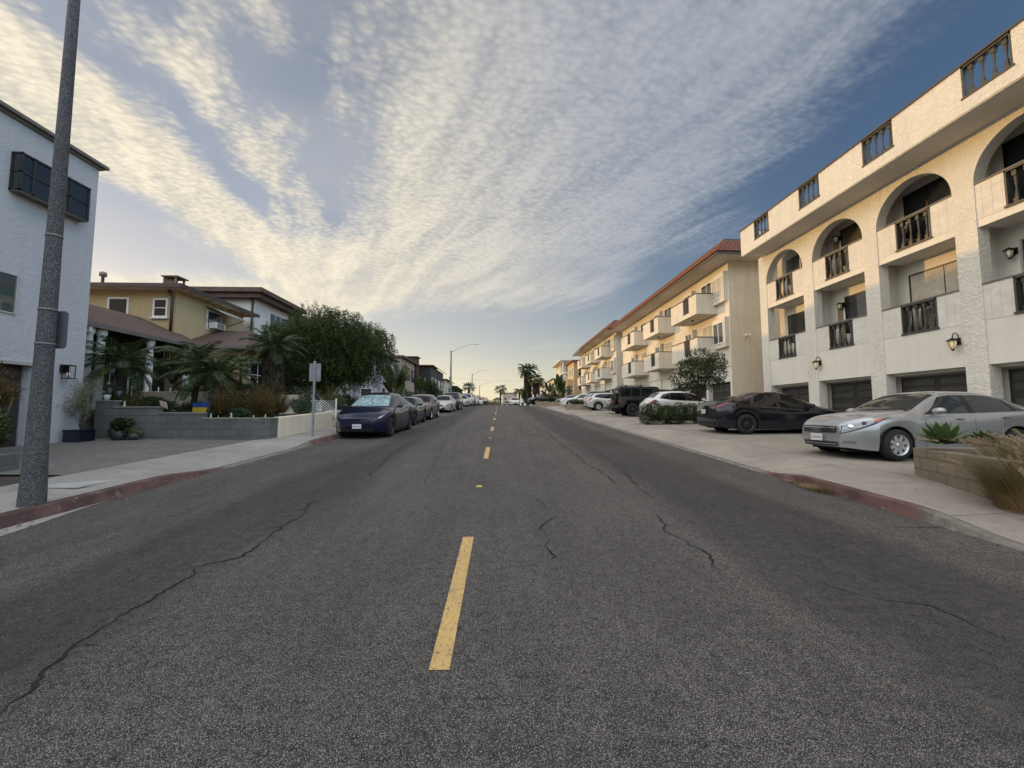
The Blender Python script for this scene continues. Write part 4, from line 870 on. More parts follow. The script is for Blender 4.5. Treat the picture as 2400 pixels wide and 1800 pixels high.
def text_plate(par,M4,txt,ink=C_ink,w=.305,h=.152):
    """plate in local frame given by matrix M4 (x right, y up, z out)"""
    m=MB(); m.v=[]; q=[(-w/2,-h/2,0),(w/2,-h/2,0),(w/2,h/2,0),(-w/2,h/2,0),(-w/2,-h/2,.006),(w/2,-h/2,.006),(w/2,h/2,.006),(-w/2,h/2,.006)]
    m.add([M4@Vector(p) for p in q],[(0,3,2,1),(4,5,6,7),(0,1,5,4),(1,2,6,5),(2,3,7,6),(3,0,4,7)]); po=m.build('licence_plate',C_plate,par,world=False)
    if txt:
        cu=bpy.data.curves.new('plate_text','FONT'); cu.body=txt; cu.size=.062; cu.align_x='CENTER'; cu.align_y='CENTER'; cu.extrude=.0008
        to=bpy.data.objects.new('plate_text',cu); dg=bpy.context.evaluated_depsgraph_get(); COL.objects.link(to); dg.update(); me=bpy.data.meshes.new_from_object(to.evaluated_get(bpy.context.evaluated_depsgraph_get())); bpy.data.objects.remove(to)
        me.transform(M4@Matrix.Translation((0,-.008,.0075))); me.materials.clear(); me.materials.append(ink); o=bpy.data.objects.new('plate_characters',me); COL.objects.link(o); o.parent=po
    return po
FR=lambda x,z: Matrix(((0,0,-1,x),(-1,0,0,0),(0,1,0,z),(0,0,0,1)))   # faces the nose (-x local)
RR=lambda x,z: Matrix(((0,0,1,x),(1,0,0,0),(0,1,0,z),(0,0,0,1)))
def make_car(c,label,body,kind='sedan',glass=C_glass,rimm=C_rim,nsp=7,win=None,ws=None,rg=None,head='std',grille='bar',tailq=None,plate_f=None,plate_r=None,shade=False,roofm=None,lod=0,name='parked_car',cat='car',clad=False):
    t=thing(name,label,cat); L=c.L
    xs=set([0,.03,.08,.15,.25,.35,.5,.65,.8,L,L-.03,L-.08,L-.15,L-.25,L-.35,L-.5])
    x=.8
    while x<L-.5: xs.add(round(x,3)); x+=.11
    for wc in (c.wf,c.wr):
        for k in range(15): xs.add(round(wc-c.ra*math.cos(PI*k/14),4))
        xs.add(wc-c.ra-.001); xs.add(wc+c.ra+.001)
    xs=sorted(xs); V=[0,1,2,3,4,5,6,7,8,8.5,9,10,11]
    m=MB(); P_=[[c.P(x,v,1) for v in V]+[c.P(x,v,-1) for v in V[-2::-1]] for x in xs]; m.grid(P_)
    nV=len(V)
    for x in (0,L):
        cap=[[c.P(x,v,1)*(1-k/6)+c.P(x,v,-1)*(k/6)+Vector(((-1 if x==0 else 1)*.05*math.sin(PI*k/6)*(1-abs(v-5)/9),0,0)) for k in range(7)] for v in V]; m.grid(cap)
    b=m.build('body',body,t,world=False)
    if lod<2:
        m=MB()
        for sd_ in (1,-1):
            for wc in (c.wf,c.wr):
                A=[];r0,r1=c.ra-.004,c.ra+ (.05 if clad else .007)
                for k in range(25):
                    a=PI*k/24; 
                    xx=wc-math.cos(a)*r1; zz=c.zc+math.sin(a)*r1; y=sd_*(c.hw(wc)+.002); x0_=wc-math.cos(a)*r0; z0_=c.zc+math.sin(a)*r0
                    A.append([(x0_,y-sd_*.02,z0_),(x0_,y+sd_*.006,z0_),(xx,y+sd_*.004,zz),(xx,y-sd_*.03,zz+.003)])
                m.grid(A)
        if clad: m.build('wheel_arch',C_trim,b,world=False)
        m=MB()
        for sd_ in (1,-1):
            for wc in (c.wf,c.wr):
                m.grid([[(wc-math.cos(PI*k/16)*(c.ra+.004),sd_*(c.hw(wc)-.03),c.zc+math.sin(PI*k/16)*(c.ra+.004)),(wc-math.cos(PI*k/16)*(c.ra+.004),sd_*(c.hw(wc)-.34),c.zc+math.sin(PI*k/16)*(c.ra+.004))] for k in range(17)])
        m.build('wheel_well',C_under,b,world=False)
    m=MB(); m.box(.35,L-.35,-(c.W/2-.27),c.W/2-.27,.17,.58); m.box(c.wf+.45,c.wr-.45,-(c.W/2-.06),c.W/2-.06,.16,.5); m.build('underbody',C_under,t,world=False)
    for wc in (c.wf,c.wr):
        for sd_ in (1,-1): wheel(c,wc,sd_,rimm,nsp,t)
    # glazing
    def multi(nm,mt,fn,par=t):
        m=MB(); fn(m); return m.build(nm,mt,par,world=False,fixn=False)
    wsx0,wsx1=ws; multi('windscreen',C_glassL if shade==2 else glass,lambda m:c.top_patch(m,wsx0,wsx1,8.15,8,.005,.10))
    if shade: multi('sunshade',C_shade,lambda m:c.top_patch(m,wsx0+.06,wsx1-.10,8.4,8,.009,.08))
    multi('rear_window',glass,lambda m:c.top_patch(m,rg[0],rg[1],8.3,6,.005))
    for sd_ in (1,-1):
        for q in win: multi('side_window',glass,lambda m:c.patch(m,q,sd_,8,4,.005))
        # dark surround between windows
        if lod<2:
            for q0,q1 in zip(win[:-1],win[1:]): multi('window_pillar',C_trim,lambda m:c.patch(m,(q0[1],q1[0],q1[3],q0[2]),sd_,2,4,.003))
            def seam(m):
                for xs_ in [q[0][0]-.02 for q in win[:1]]+[ (win[i][1][0]+win[i+1][0][0])/2 for i in range(min(1,len(win)-1))]+[c.wr-c.ra+.02]:
                    c.patch(m,((xs_,.35),(xs_+.007,.35),(xs_+.007,4),(xs_,4)),sd_,1,8,.0025)
                c.patch(m,((c.wf+c.ra+.05,.02),(c.wr-c.ra-.05,.02),(c.wr-c.ra-.05,.16),(c.wf+c.ra+.05,.16)),sd_,6,1,.004)
            multi('door_seam',C_trim,seam)
            for hx in [ (q[1][0]-.28) for q in win[:2]]:
                p=c.P(hx,3.0,sd_); m=MB(); m.box(p.x-.09,p.x+.09,p.y-sd_*.01,p.y+sd_*.035,p.z-.055,p.z-.03); m.build('door_handle',body,t,world=False,bevel=.008)
        # mirror
        mx=win[0][0][0]+.22; p=c.P(mx,4.1,sd_); m=MB(); y0=p.y; q=[]
        m.lathe([(0,-.11),(.055,-.10),(.078,-.03),(.08,.03),(.07,.055),(0,.058)],(0,0,0),12,'X'); m.v=[(a_*.8+p.x-.03,b_*1.45+y0+sd_*.15,c_*.9+p.z+.075) for a_,b_,c_ in m.v]
        m.tube([(p.x,y0-sd_*.01,p.z+.02),(p.x-.01,y0+sd_*.10,p.z+.05)],.02,6); m.build('wing_mirror',C_trim if kind in('ev','evs') else body,t,world=False)
    # headlights
    zt0=ip(c.top,0.0)
    for sd_ in (1,-1):
        if head=='std': 
            h_=multi('headlight',C_lamp,lambda m:c.patch(m,((.01,2.15),(.55,3.0),(.80,4.0),(.04,3.7)),sd_,9,4,.009)); multi('turn_signal',C_amber,lambda m:c.patch(m,((.47,3.0),(.56,3.05),(.72,3.85),(.50,3.75)),sd_,3,3,.012),h_)
            multi('lamp_surround',C_trim,lambda m:c.patch(m,((-.0,2.0),(.58,2.88),(.86,4.1),(.02,3.85)),sd_,9,4,.005),h_)
            for hx,hv in ((.13,2.95),(.32,3.15)):
                p=c.P(hx,hv,sd_)+c.N_(hx,hv,sd_)*.010; nn=c.N_(hx,hv,sd_); q_=nn.to_track_quat('Z','Y').to_matrix(); m=MB(); m.lathe([(0,.002),(.028,.003),(.040,.0),(.046,-.002)],(0,0,0),14); m.v=[tuple(q_@Vector(v_)+p) for v_ in m.v]; m.build('bulb_reflector',C_chrome if hx<.2 else C_trim,h_,world=False,fixn=False)
        elif head=='slim': multi('headlight',C_lamp,lambda m:c.patch(m,((.10,3.0),(.62,4.6),(.70,5.5),(.12,4.0)),sd_,8,4,.008))
        elif head=='round':
            m=MB(); m.lathe([(0,-.03),(.08,-.022),(.10,0),(.12,.01)],(0.02,sd_*c.W*.33,zt0-.12),18,'X'); m.build('headlight',C_lamp,t,world=False)
        else: multi('headlight',C_lamp,lambda m:c.patch(m,((.02,2.3),(.45,2.6),(.45,3.5),(.03,3.3)),sd_,6,4,.008))
        tq=tailq or ((L-.42,2.5),(L-.03,2.2),(L-.05,3.3),(L-.40,3.6)); multi('tail_light',C_tail,lambda m:c.patch(m,tq,sd_,6,4,.008))
    fx=-.052
    m=MB(); n_=10
    def face(m,z0,z1,hw_,d=.0,x=0):
        A=[]
        for k in range(n_+1):
            y=-hw_+2*hw_*k/n_; bx=(-.052*math.cos(PI*y/(c.W*c.ef))-.012) if x==0 else (L+.05*math.cos(PI*y/(c.W*c.er))+.010)
            def nz(z): return c.nose*((abs(z-.5)/.35)**2)*.8 if x==0 else -c.tail*((abs(z-.62)/.4)**2)*.8
            A.append([(bx-d+nz(z0+(z1-z0)*j/3),y,z0+(z1-z0)*j/3) for j in range(4)])
        m.grid(A,True)
    w0=c.W*c.ef/2
    if grille=='bar':
        face(m,zt0-.22,zt0-.085,w0*.86); g=m.build('grille',C_trim,t,world=False,fixn=False); m=MB()
        for k in range(3): zz=zt0-.205+k*.042; face(m,zz,zz+.009,w0*.82,.006)
        m.build('grille_bar',C_chrome,g,world=False,fixn=False); m=MB(); face(m,.27,.36,w0*.86); g=m.build('air_intake',C_trim,t,world=False,fixn=False); m=MB(); face(m,.305,.322,w0*.84,.006); m.build('intake_bar',body,g,world=False,fixn=False)
        for sd_ in (1,-1): multi('fog_light',C_lamp,lambda m:c.patch(m,((.03,.65),(.20,.65),(.20,1.05),(.03,1.0)),sd_,3,3,.008))
    elif grille=='none':
        face(m,.27,.38,w0*.92); m.build('air_intake',C_trim,t,world=False,fixn=False)
    elif grille=='big':
        face(m,zt0-.40,zt0-.10,w0*.70); g=m.build('grille',C_trim,t,world=False,fixn=False); m=MB()
        for k in range(3): zz=zt0-.39+k*.11; face(m,zz,zz+.045,w0*.74,.012)
        m.build('grille_bar',C_chrome,g,world=False,fixn=False); m=MB(); face(m,.3,.42,w0*.9); m.build('air_intake',C_trim,t,world=False,fixn=False)
    elif grille=='kidney':
        face(m,zt0-.17,zt0-.07,w0*.36); m.build('grille',C_trim,t,world=False,fixn=False); m=MB(); face(m,.27,.42,w0*.8); m.build('air_intake',C_trim,t,world=False,fixn=False)
    if roofm: multi('roof_panel',roofm,lambda m:c.top_patch(m,wsx1+.02,rg[0]-.02,8.1,8,.004))
    m=MB(); face(m,.28,.40,c.W*c.er/2*.8,0,L); m.build('rear_valance',C_trim,t,world=False,fixn=False)
    if plate_f is not None: text_plate(t,FR(-.085,.45),plate_f)
    if plate_r is not None: text_plate(t,RR(L+.075,plate_r[1]),plate_r[0])
    return t
# ---- specs (x from the nose backwards)
sedan=Car(4.80,1.80,.93,3.65,.325,[(0,.78),(.15,.85),(.4,.92),(.8,.98),(1.25,1.03),(1.40,1.06),(2.05,1.40),(2.5,1.475),(3.1,1.47),(3.6,1.38),(4.25,1.12),(4.6,1.09),(4.8,1.02)],
  [(0,.70),(.2,.76),(.5,.84),(1.3,.94),(2.5,.95),(3.8,1.0),(4.5,1.02),(4.8,.95)],[(0,.50),(.5,.66),(1.2,.75),(1.5,.70),(2.05,.60),(3.2,.59),(3.9,.62),(4.3,.70),(4.8,.60)],ef=.56,rf=1.0)
fast=Car(4.72,1.86,.86,3.74,.345,[(0,.66),(.2,.77),(.6,.87),(1.05,.96),(1.25,1.03),(1.95,1.38),(2.5,1.50),(3.1,1.47),(3.8,1.30),(4.35,1.17),(4.60,1.16),(4.72,1.06)],
  [(0,.58),(.4,.72),(1.1,.88),(2.4,.90),(3.7,1.01),(4.4,1.07),(4.72,.98)],[(0,.50),(.5,.68),(1.1,.76),(1.5,.70),(2.1,.58),(3.1,.56),(3.9,.60),(4.4,.68),(4.72,.60)],zb=.17,ef=.60,er=.80)
cross=Car(4.75,1.92,.87,3.76,.36,[(0,.74),(.25,.86),(.7,.97),(1.05,1.05),(1.25,1.12),(2.0,1.50),(2.6,1.625),(3.2,1.60),(3.9,1.44),(4.45,1.20),(4.65,1.16),(4.75,1.05)],
  [(0,.70),(.4,.84),(1.1,1.0),(2.4,1.03),(3.7,1.12),(4.4,1.13),(4.75,1.0)],[(0,.52),(.5,.70),(1.1,.78),(1.5,.72),(2.1,.62),(3.1,.60),(3.9,.62),(4.4,.68),(4.75,.62)],zb=.20,ef=.62,er=.80)
hatch=Car(4.40,1.78,.88,3.50,.335,[(0,.78),(.25,.88),(.7,.98),(1.1,1.05),(1.25,1.09),(1.95,1.46),(2.5,1.555),(3.3,1.54),(3.75,1.46),(4.10,1.22),(4.28,1.05),(4.40,.95)],
  [(0,.72),(.4,.82),(1.2,.95),(2.4,.98),(3.5,1.04),(4.1,1.06),(4.40,.90)],[(0,.52),(.5,.68),(1.1,.76),(1.4,.70),(1.95,.62),(3.2,.61),(3.8,.60),(4.2,.62),(4.4,.60)],zb=.24,ef=.62,er=.82,rr=.5)
mini=Car(3.85,1.70,.72,3.21,.31,[(0,.80),(.2,.90),(.6,.97),(1.0,1.03),(1.1,1.07),(1.6,1.38),(1.9,1.415),(3.0,1.40),(3.45,1.34),(3.7,1.08),(3.85,.90)],
  [(0,.76),(.4,.86),(1.1,.94),(2.4,.96),(3.5,.98),(3.85,.84)],[(0,.50),(.5,.66),(1.0,.72),(1.2,.68),(1.6,.60),(3.0,.59),(3.6,.58),(3.85,.56)],zb=.2,ef=.72,er=.84,rr=.45)
suv=Car(4.85,1.92,.92,3.80,.38,[(0,.98),(.2,1.08),(.7,1.14),(1.2,1.18),(1.35,1.22),(1.95,1.68),(2.4,1.78),(3.9,1.76),(4.35,1.68),(4.65,1.25),(4.85,1.0)],
  [(0,.94),(.4,1.04),(1.3,1.10),(3.8,1.14),(4.6,1.14),(4.85,.96)],[(0,.66),(.5,.76),(1.2,.80),(1.5,.76),(1.95,.68),(4.0,.66),(4.4,.66),(4.85,.64)],zb=.30,ef=.82,er=.88,rr=.4,nose=.04,tail=.04)
W_sed=[((1.55,4.25),(2.58,4.25),(2.60,7.6),(2.12,7.6)),((2.70,4.25),(3.62,4.25),(3.50,7.6),(2.72,7.6)),((3.70,4.3),(3.98,4.3),(3.62,7.4),(3.58,7.5))]
W_fast=[((1.40,4.25),(2.55,4.25),(2.58,7.6),(2.05,7.6)),((2.66,4.25),(3.50,4.25),(3.30,7.6),(2.68,7.6)),((3.58,4.3),(4.05,4.5),(3.70,7.0),(3.42,7.5))]
W_hat=[((1.35,4.25),(2.32,4.25),(2.34,7.6),(1.90,7.6)),((2.44,4.25),(3.25,4.25),(3.22,7.6),(2.46,7.6)),((3.33,4.3),(3.85,5.0),(3.62,7.2),(3.30,7.5))]
W_min=[((1.18,4.25),(2.15,4.25),(2.15,7.6),(1.58,7.6)),((2.25,4.25),(3.35,4.25),(3.25,7.6),(2.25,7.6))]
W_suv=[((1.45,4.25),(2.42,4.25),(2.44,7.6),(1.98,7.6)),((2.54,4.25),(3.40,4.25),(3.40,7.6),(2.56,7.6)),((3.50,4.25),(4.30,4.25),(4.15,7.5),(3.50,7.6))]
def place(t,x,y,rz,z=None,dz=0,pitch=True):
    """x,y: world position of the nose; rz: heading of local +x (nose to tail)"""
    t.rotation_mode='XYZ'; dirx,diry=math.cos(rz),math.sin(rz)
    zf=(z if z is not None else G(y)); slope=(G(y+2*diry)-G(y))/2 if pitch else 0
    # align to slope of the street
    n=Vector((0,-slope,1)).normalized() if True else Vector((0,0,1)); xd=Vector((dirx,diry,0)); 
    if abs(diry)>.5: xd=Vector((dirx,diry,slope*abs(diry)*(1 if diry>0 else 1))).normalized() if diry>0 else Vector((dirx,diry,(G(y-2)-G(y))/2)).normalized()
    yd=n.cross(xd).normalized(); n=xd.cross(yd)
    M_=Matrix((xd,yd,n)).transposed().to_4x4(); t.rotation_euler=M_.to_euler(); t.location=(x,y,zf+dz); return t
UP=PI/2 # nose towards the camera, tail away
# left row
c1=make_car(cross,'dark blue crossover with silver windshield sunshade nearest in the left parked row',P_blue,'ev',C_glassL,C_rimd,10,W_fast,(1.22,2.15),(3.25,4.35),'slim','none',plate_f='8RKN218',shade=True,roofm=C_glass); place(c1,-4.88,13.85,UP)
c2=make_car(mini,'small black hatchback with round headlights second in the left parked row',P_black,'hatch',C_glass,C_rimd,8,W_min,(1.10,1.62),(3.42,3.66),'round','bar',plate_f='',roofm=P_white); place(c2,-5.05,19.3,UP)
c3=make_car(hatch,'dark grey hatchback with bright roof third in the left parked row',P_grey,'hatch',C_glass,C_rim,9,W_hat,(1.22,1.98),(3.72,4.12),'std','bar',plate_f=''); place(c3,-5.05,23.6,UP)
c4=make_car(sedan,'silver white sedan with twin dark grille fourth in the left parked row',P_pearl,'sedan',C_glass,C_rim,7,W_sed,(1.38,2.10),(3.55,4.25),'flat','kidney',plate_f=''); place(c4,-5.05,33.6,UP)
c5=make_car(suv,'tall dark sport utility vehicle behind the silver white sedan on the left',P_black,'suv',C_glass,C_rim,6,W_suv,(1.34,1.98),(4.33,4.68),'flat','big'); place(c5,-4.95,38.7,UP)
cpy=[]
c6=copy_tree(c4); setp(c6,'white sedan sixth in the left parked row in front of a pale van like car'); place(c6,-4.95,50,UP)
c7=copy_tree(c5,over={'black car paint':P_white}); setp(c7,'white tall car seventh in the left parked row'); place(c7,-4.9,55.6,UP)
c8=copy_tree(c3); setp(c8,'grey hatchback eighth in the left parked row'); place(c8,-4.8,61.2,UP)
c9=copy_tree(c1,over={'dark blue car paint':P_pearl}); setp(c9,'pale rounded car last before the crest in the left parked row'); place(c9,-4.6,66.5,UP)
c10=copy_tree(c4,over={'pearl silver car paint':P_white}); setp(c10,'white car beyond the crest left of the centre line'); place(c10,-4.2,75,UP)
for q in (c1,c2,c3,c4,c5,c6,c7,c8,c9,c10): q['group']='cars parked along the left kerb'; q['category']='car'
# right, perpendicular to the street: nose to the street -> local +x = +X
s1=make_car(sedan,'silver four door sedan parked nose out beside the block planter on the right',P_silver,'sedan',C_glassL,C_rim,8,W_sed,(1.38,2.10),(3.55,4.25),'std','bar',plate_f='5TWK372'); place(s1,7.22,8.80,R(2),z=side_z(8,8.6)-.01)
s2=make_car(fast,'glossy black fastback sedan parked tail to the street next to the silver sedan',P_black,'evs',C_glass,C_rimd,10,W_fast,(1.20,2.12),(3.20,4.30),'slim','none',tailq=((4.28,3.15),(4.70,2.75),(4.71,3.35),(4.35,3.7)),plate_r=('9GZP104',.78)); place(s2,12.25,14.2,PI+R(-2),z=side_z(9,14)-.01)
s3=make_car(hatch,'white hatchback with red tail lamps behind the hedge and small tree',P_white,'hatch',C_glass,C_rim,10,W_hat,(1.22,1.98),(3.72,4.12),'std','bar',tailq=((3.98,2.9),(4.37,2.3),(4.36,3.5),(4.06,4.2)),plate_r=('',.85),clad=True); place(s3,12.3,21.6,PI,z=side_z(9,21.6))
s5=make_car(suv,'black pickup style truck with chrome grille facing the street past the jeep like wagon',P_black,'suv',C_glass,C_rimd,6,W_suv,(1.34,1.98),(4.33,4.68),'flat','big'); place(s5,7.85,28.3,0,z=side_z(9,28))
s5['label']='black sport utility vehicle with chrome grille facing the street between boxy wagon and silver hatchback'
s6=copy_tree(s3,over={'white car paint':P_pearl,'black plastic trim':C_trim}); setp(s6,'silver hatchback with rear to the street right of the far brick planter'); place(s6,11.9,34.6,PI,z=side_z(9,34))
s7=copy_tree(s1,over={'silver car paint':P_white}); setp(s7,'white sedan facing the street left of the planter with low shrubs'); place(s7,6.6,43.6,R(0),z=side_z(8,43.6))
s8=copy_tree(s3,over={'white car paint':P_silver}); setp(s8,'light silver car roof showing behind the planter shrubs'); place(s8,12.8,40.2,PI,z=side_z(9,40))
s9=copy_tree(s5,over={'black car paint':P_grey}); setp(s9,'dark grey tall car behind the white sedan near the tile roofed block'); place(s9,8.6,47.2,0,z=side_z(8,47))
s10=copy_tree(c5); setp(s10,'black sport utility vehicle parked by the tall palms'); place(s10,4.35,59.5,R(12),z=side_z(6,60))
s11=copy_tree(s1); setp(s11,'silver car between the spiky plants and the black vehicle by the palms'); place(s11,7.6,57.0,R(0),z=side_z(6,57))
s12=copy_tree(c4,over={'pearl silver car paint':P_white}); setp(s12,'white car coming over the crest on the right lane'); place(s12,2.9,74,UP+R(4))
s13=copy_tree(c4,over={'pearl silver car paint':P_grey}); setp(s13,'dark small car at the crest just right of the centre line'); place(s13,1.7,92,UP)
for q in (s1,s2,s3,s5,s6,s7,s8,s9,s10,s11): q['group']='cars parked across the right pavement'; q['category']='car'
for q in (s12,s13): q['group']='cars at the crest'; q['category']='car'
# ---- boxy off-road wagon with spare wheel
j=thing('off_road_wagon','boxy dark off road wagon with spare wheel on its tail','car',(0,0,0),0,'cars parked across the right pavement')
C_soft=mat('black soft top',(.016,.016,.017),.7,var=.1); P_jeep=paint('dark grey green paint',(.030,.030,.030),.1,.35)
jb=MB(); jb.prism([(0.05,.62),(0.0,1.06),(.1,1.14),(1.45,1.20),(1.5,1.22),(4.2,1.22),(4.25,1.15),(4.25,.55),(3.95,.55),(3.9,.9),(3.7,1.03),(3.2,1.03),(3.0,.9),(2.9,.5),(1.6,.5),(1.45,.9),(1.25,1.03),(.75,1.03),(.5,.85),(.42,.62)],'Y',-.74,.74); jb.build('body',P_jeep,j,world=False,bevel=.02)
jb=MB(); jb.prism([(1.5,1.22),(1.78,1.80),(2.0,1.86),(4.15,1.84),(4.24,1.74),(4.24,1.22)],'Y',-.70,.70); jb.build('cabin',C_soft,j,world=False,bevel=.03)
m=MB(); m.box(1.95,2.85,-.72,.72,1.27,1.72); m.box(2.97,3.45,-.72,.72,1.27,1.72); m.box(3.55,4.12,-.72,.72,1.27,1.72); m.build('side_window',C_glass,j,world=False); m=MB(); m.box(4.22,4.26,-.5,.5,1.3,1.7); m.build('rear_window',C_glass,j,world=False)
m=MB(); m.add([(1.50,-.62,1.27),(1.50,.62,1.27),(1.755,.60,1.76),(1.755,-.60,1.76)],[(0,1,2,3)]); m.build('windscreen',C_glass,j,world=False)
for wc in (1.0,3.45):
    for sd_ in (1,-1):
        cc_=Car(4.25,1.86,1,3.45,.40,[(0,1)],[(0,1)],[(0,1)]); wheel(cc_,wc,sd_,C_rimd,5,j)
        m=MB(); m.prism([(wc-.62,.72),(wc-.45,1.02),(wc-.3,1.08),(wc+.3,1.08),(wc+.45,1.02),(wc+.62,.62),(wc+.56,.60),(wc+.38,.98),(wc-.38,.98),(wc-.56,.70)],'Y',sd_*.70,sd_*.95); m.build('fender',C_trim,j,world=False,bevel=.02)
m=MB(); m.lathe([(0,4.28),(.2,4.28),(.36,4.29),(.40,4.33),(.40,4.47),(.36,4.50),(.22,4.50),(.20,4.45),(0,4.45)],(0,.05,1.05),26,'X'); sw=m.build('spare_wheel',C_tyre,j,world=False); MB().lathe([(0,4.47),(.21,4.465),(.235,4.505)],(0,.05,1.05),20,'X').build('rim',C_rimd,sw,world=False)
m=MB(); m.box(4.25,4.42,-.85,.85,.55,.72); m.build('bumper',C_trim,j,world=False,bevel=.02); m=MB(); m.box(-.2,.0,-.85,.85,.58,.74); m.build('bumper',C_trim,j,world=False,bevel=.02)
for sd_ in (1,-1):
    m=MB(); m.box(4.25,4.29,sd_*.60,sd_*.73,.86,1.08); m.build('tail_light',C_tail,j,world=False); MB().lathe([(0,-.03),(.09,-.02),(.1,0)],(.02,sd_*.5,.92),14,'X').build('headlight',C_lamp,j,world=False)
m=MB(); [m.box(2.8+q,2.86+q,-.66,.66,1.87,1.92) for q in (0,.9)]; [m.box(2.3,4.1,a,a+.05,1.92,1.95) for a in (-.66,.61)]; m.build('roof_rack',C_trim,j,world=False)
place(j,11.7,25.1,PI+R(-2),z=side_z(9,25))
# ================================================ VEGETATION
def cards(name,C,D,Nn,ln,wd,mt,parent,bend=0.15):
    """leaf cards: C centres(base) D direction Nn side-ish normal"""
    C=np.asarray(C,float);D=np.asarray(D,float);Nn=np.asarray(Nn,float); n=len(C)
    D/=np.linalg.norm(D,axis=1)[:,None]+1e-9; S=np.cross(D,Nn); S/=np.linalg.norm(S,axis=1)[:,None]+1e-9; U=np.cross(S,D)
    ln=np.broadcast_to(ln,(n,))[:,None]; wd=np.broadcast_to(wd,(n,))[:,None]
    V=np.stack([C,C+D*ln*.5+S*wd*.5+U*ln*bend*.5,C+D*ln,C+D*ln*.5-S*wd*.5+U*ln*bend*.5],1).reshape(-1,3)
    o=origin(parent) if parent is not None else Vector((0,0,0)); V=V-np.array([o.x,o.y,o.z])
    me=bpy.data.meshes.new(name); me.vertices.add(4*n); me.vertices.foreach_set('co',V.ravel()); me.loops.add(4*n); me.loops.foreach_set('vertex_index',np.arange(4*n,dtype=np.int32))
    me.polygons.add(n); me.polygons.foreach_set('loop_start',np.arange(0,4*n,4,dtype=np.int32)); me.polygons.foreach_set('loop_total',np.full(n,4,np.int32)); me.update(calc_edges=True); me.materials.append(mt)
    ob=bpy.data.objects.new(name,me); COL.objects.link(ob)
    if parent is not None: ob.parent=parent
    return ob
def rv(n): 
    v=RNG.normal(size=(n,3)); return v/np.linalg.norm(v,axis=1)[:,None]
def lobes(c,r,k,shrink=.5):
    c=np.array(c);r=np.array(r); L=[]
    for i in range(k):
        d=rv(1)[0]*RNG.uniform(.35,.85); L.append((c+d*r*.8,r*RNG.uniform(shrink*.6,shrink)))
    return L
def blobpts(L,n,hollow=.6):
    P=[]; 
    wts=np.array([np.prod(l[1]) for l in L])**.66; wts/=wts.sum()
    for (c,r),w in zip(L,wts):
        k=max(1,int(n*w)); d=rv(k); rad=RNG.uniform(hollow**3,1,size=(k,1))**(1/3); P.append(np.concatenate([c+d*rad*r,d],1))
    P=np.concatenate(P); return P[:,:3],P[:,3:]
Lf_dark=leafmat('dark foliage',(.015,.027,.008),(.045,.070,.020)); Lf_pep=leafmat('pepper tree foliage',(.018,.030,.008),(.085,.115,.028),vs=1.3,trans=.35)
Lf_palm=leafmat('palm frond green',(.016,.034,.010),(.055,.085,.024),.4); Lf_rust=leafmat('rusty orange foliage',(.045,.045,.014),(.155,.085,.024),vs=4.); Lf_olive=leafmat('olive foliage',(.06,.065,.018),(.14,.135,.04))
Lf_agave=leafmat('agave leaf green',(.06,.105,.045),(.125,.19,.075),.4,.1); Lf_dry=leafmat('dry grass',(.16,.105,.045),(.34,.24,.11)); Lf_gr=leafmat('green grass blade',(.07,.085,.025),(.17,.16,.05)); Lf_pl=leafmat('grass plume',(.33,.25,.16),(.52,.42,.29),.8); Lf_mag=leafmat('glossy broad leaf',(.015,.030,.008),(.060,.085,.020),.35); Lf_pale=leafmat('pale grey green foliage',(.12,.13,.07),(.24,.24,.14)); Lf_suc=leafmat('succulent green',(.03,.055,.03),(.09,.13,.075))
A_bark=mat('bark',(.07,.05,.035),.95,var=.35,vs=9,bump=1,bs=18); A_barkd=mat('dark palm trunk',(.035,.026,.018),.95,var=.4,vs=12,bump=1,bs=25); A_barkg=mat('grey bark',(.16,.14,.12),.95,var=.3,vs=10,bump=.8,bs=20)
def limbs(par,base,tips,r0,mt=A_bark,name='trunk',rise=.5):
    m=MB(); b=Vector(base); 
    for k,tp in enumerate(tips):
        tp=Vector(tp); mid=b.lerp(tp,.5)+Vector((random.uniform(-.15,.15),random.uniform(-.15,.15),(tp.z-b.z)*.12)); pts=[b,b.lerp(mid,.5)+Vector((0,0,.03)),mid,mid.lerp(tp,.6)+Vector((random.uniform(-.1,.1),0,.02)),tp]
        m.tube(pts,[r0,r0*.8,r0*.55,r0*.35,r0*.12],7)
    return m.build(name,mt,par)
def bush(name,label,c,r,n,ls,mt,cat='shrub',k=7,group=None,droop=0,stem=True,hollow=.55,wd=.35):
    t=thing(name,label,cat,(c[0],c[1],c[2]-r[2]),0,group); L=lobes(c,r,k,.62)+[(np.array(c),np.array(r)*.7)]; P,D=blobpts(L,n,hollow)
    zmin=c[2]-r[2]; P[:,2]=np.maximum(P[:,2],zmin+.02); D=D*.6+rv(len(P))*.8; D[:,2]-=droop; cards('foliage',P,D,rv(len(P)),RNG.uniform(.6,1.3,len(P))*ls,RNG.uniform(.8,1.2,len(P))*ls*wd,mt,t)
    if stem: limbs(t,(c[0],c[1],zmin-.1),[(c[0]+r[0]*math.cos(a)*.6,c[1]+r[1]*math.sin(a)*.6,c[2]+r[2]*.3) for a in (0,1.3,2.5,3.9,5.1)],.03+.02*r[2],A_bark,'stem')
    return t
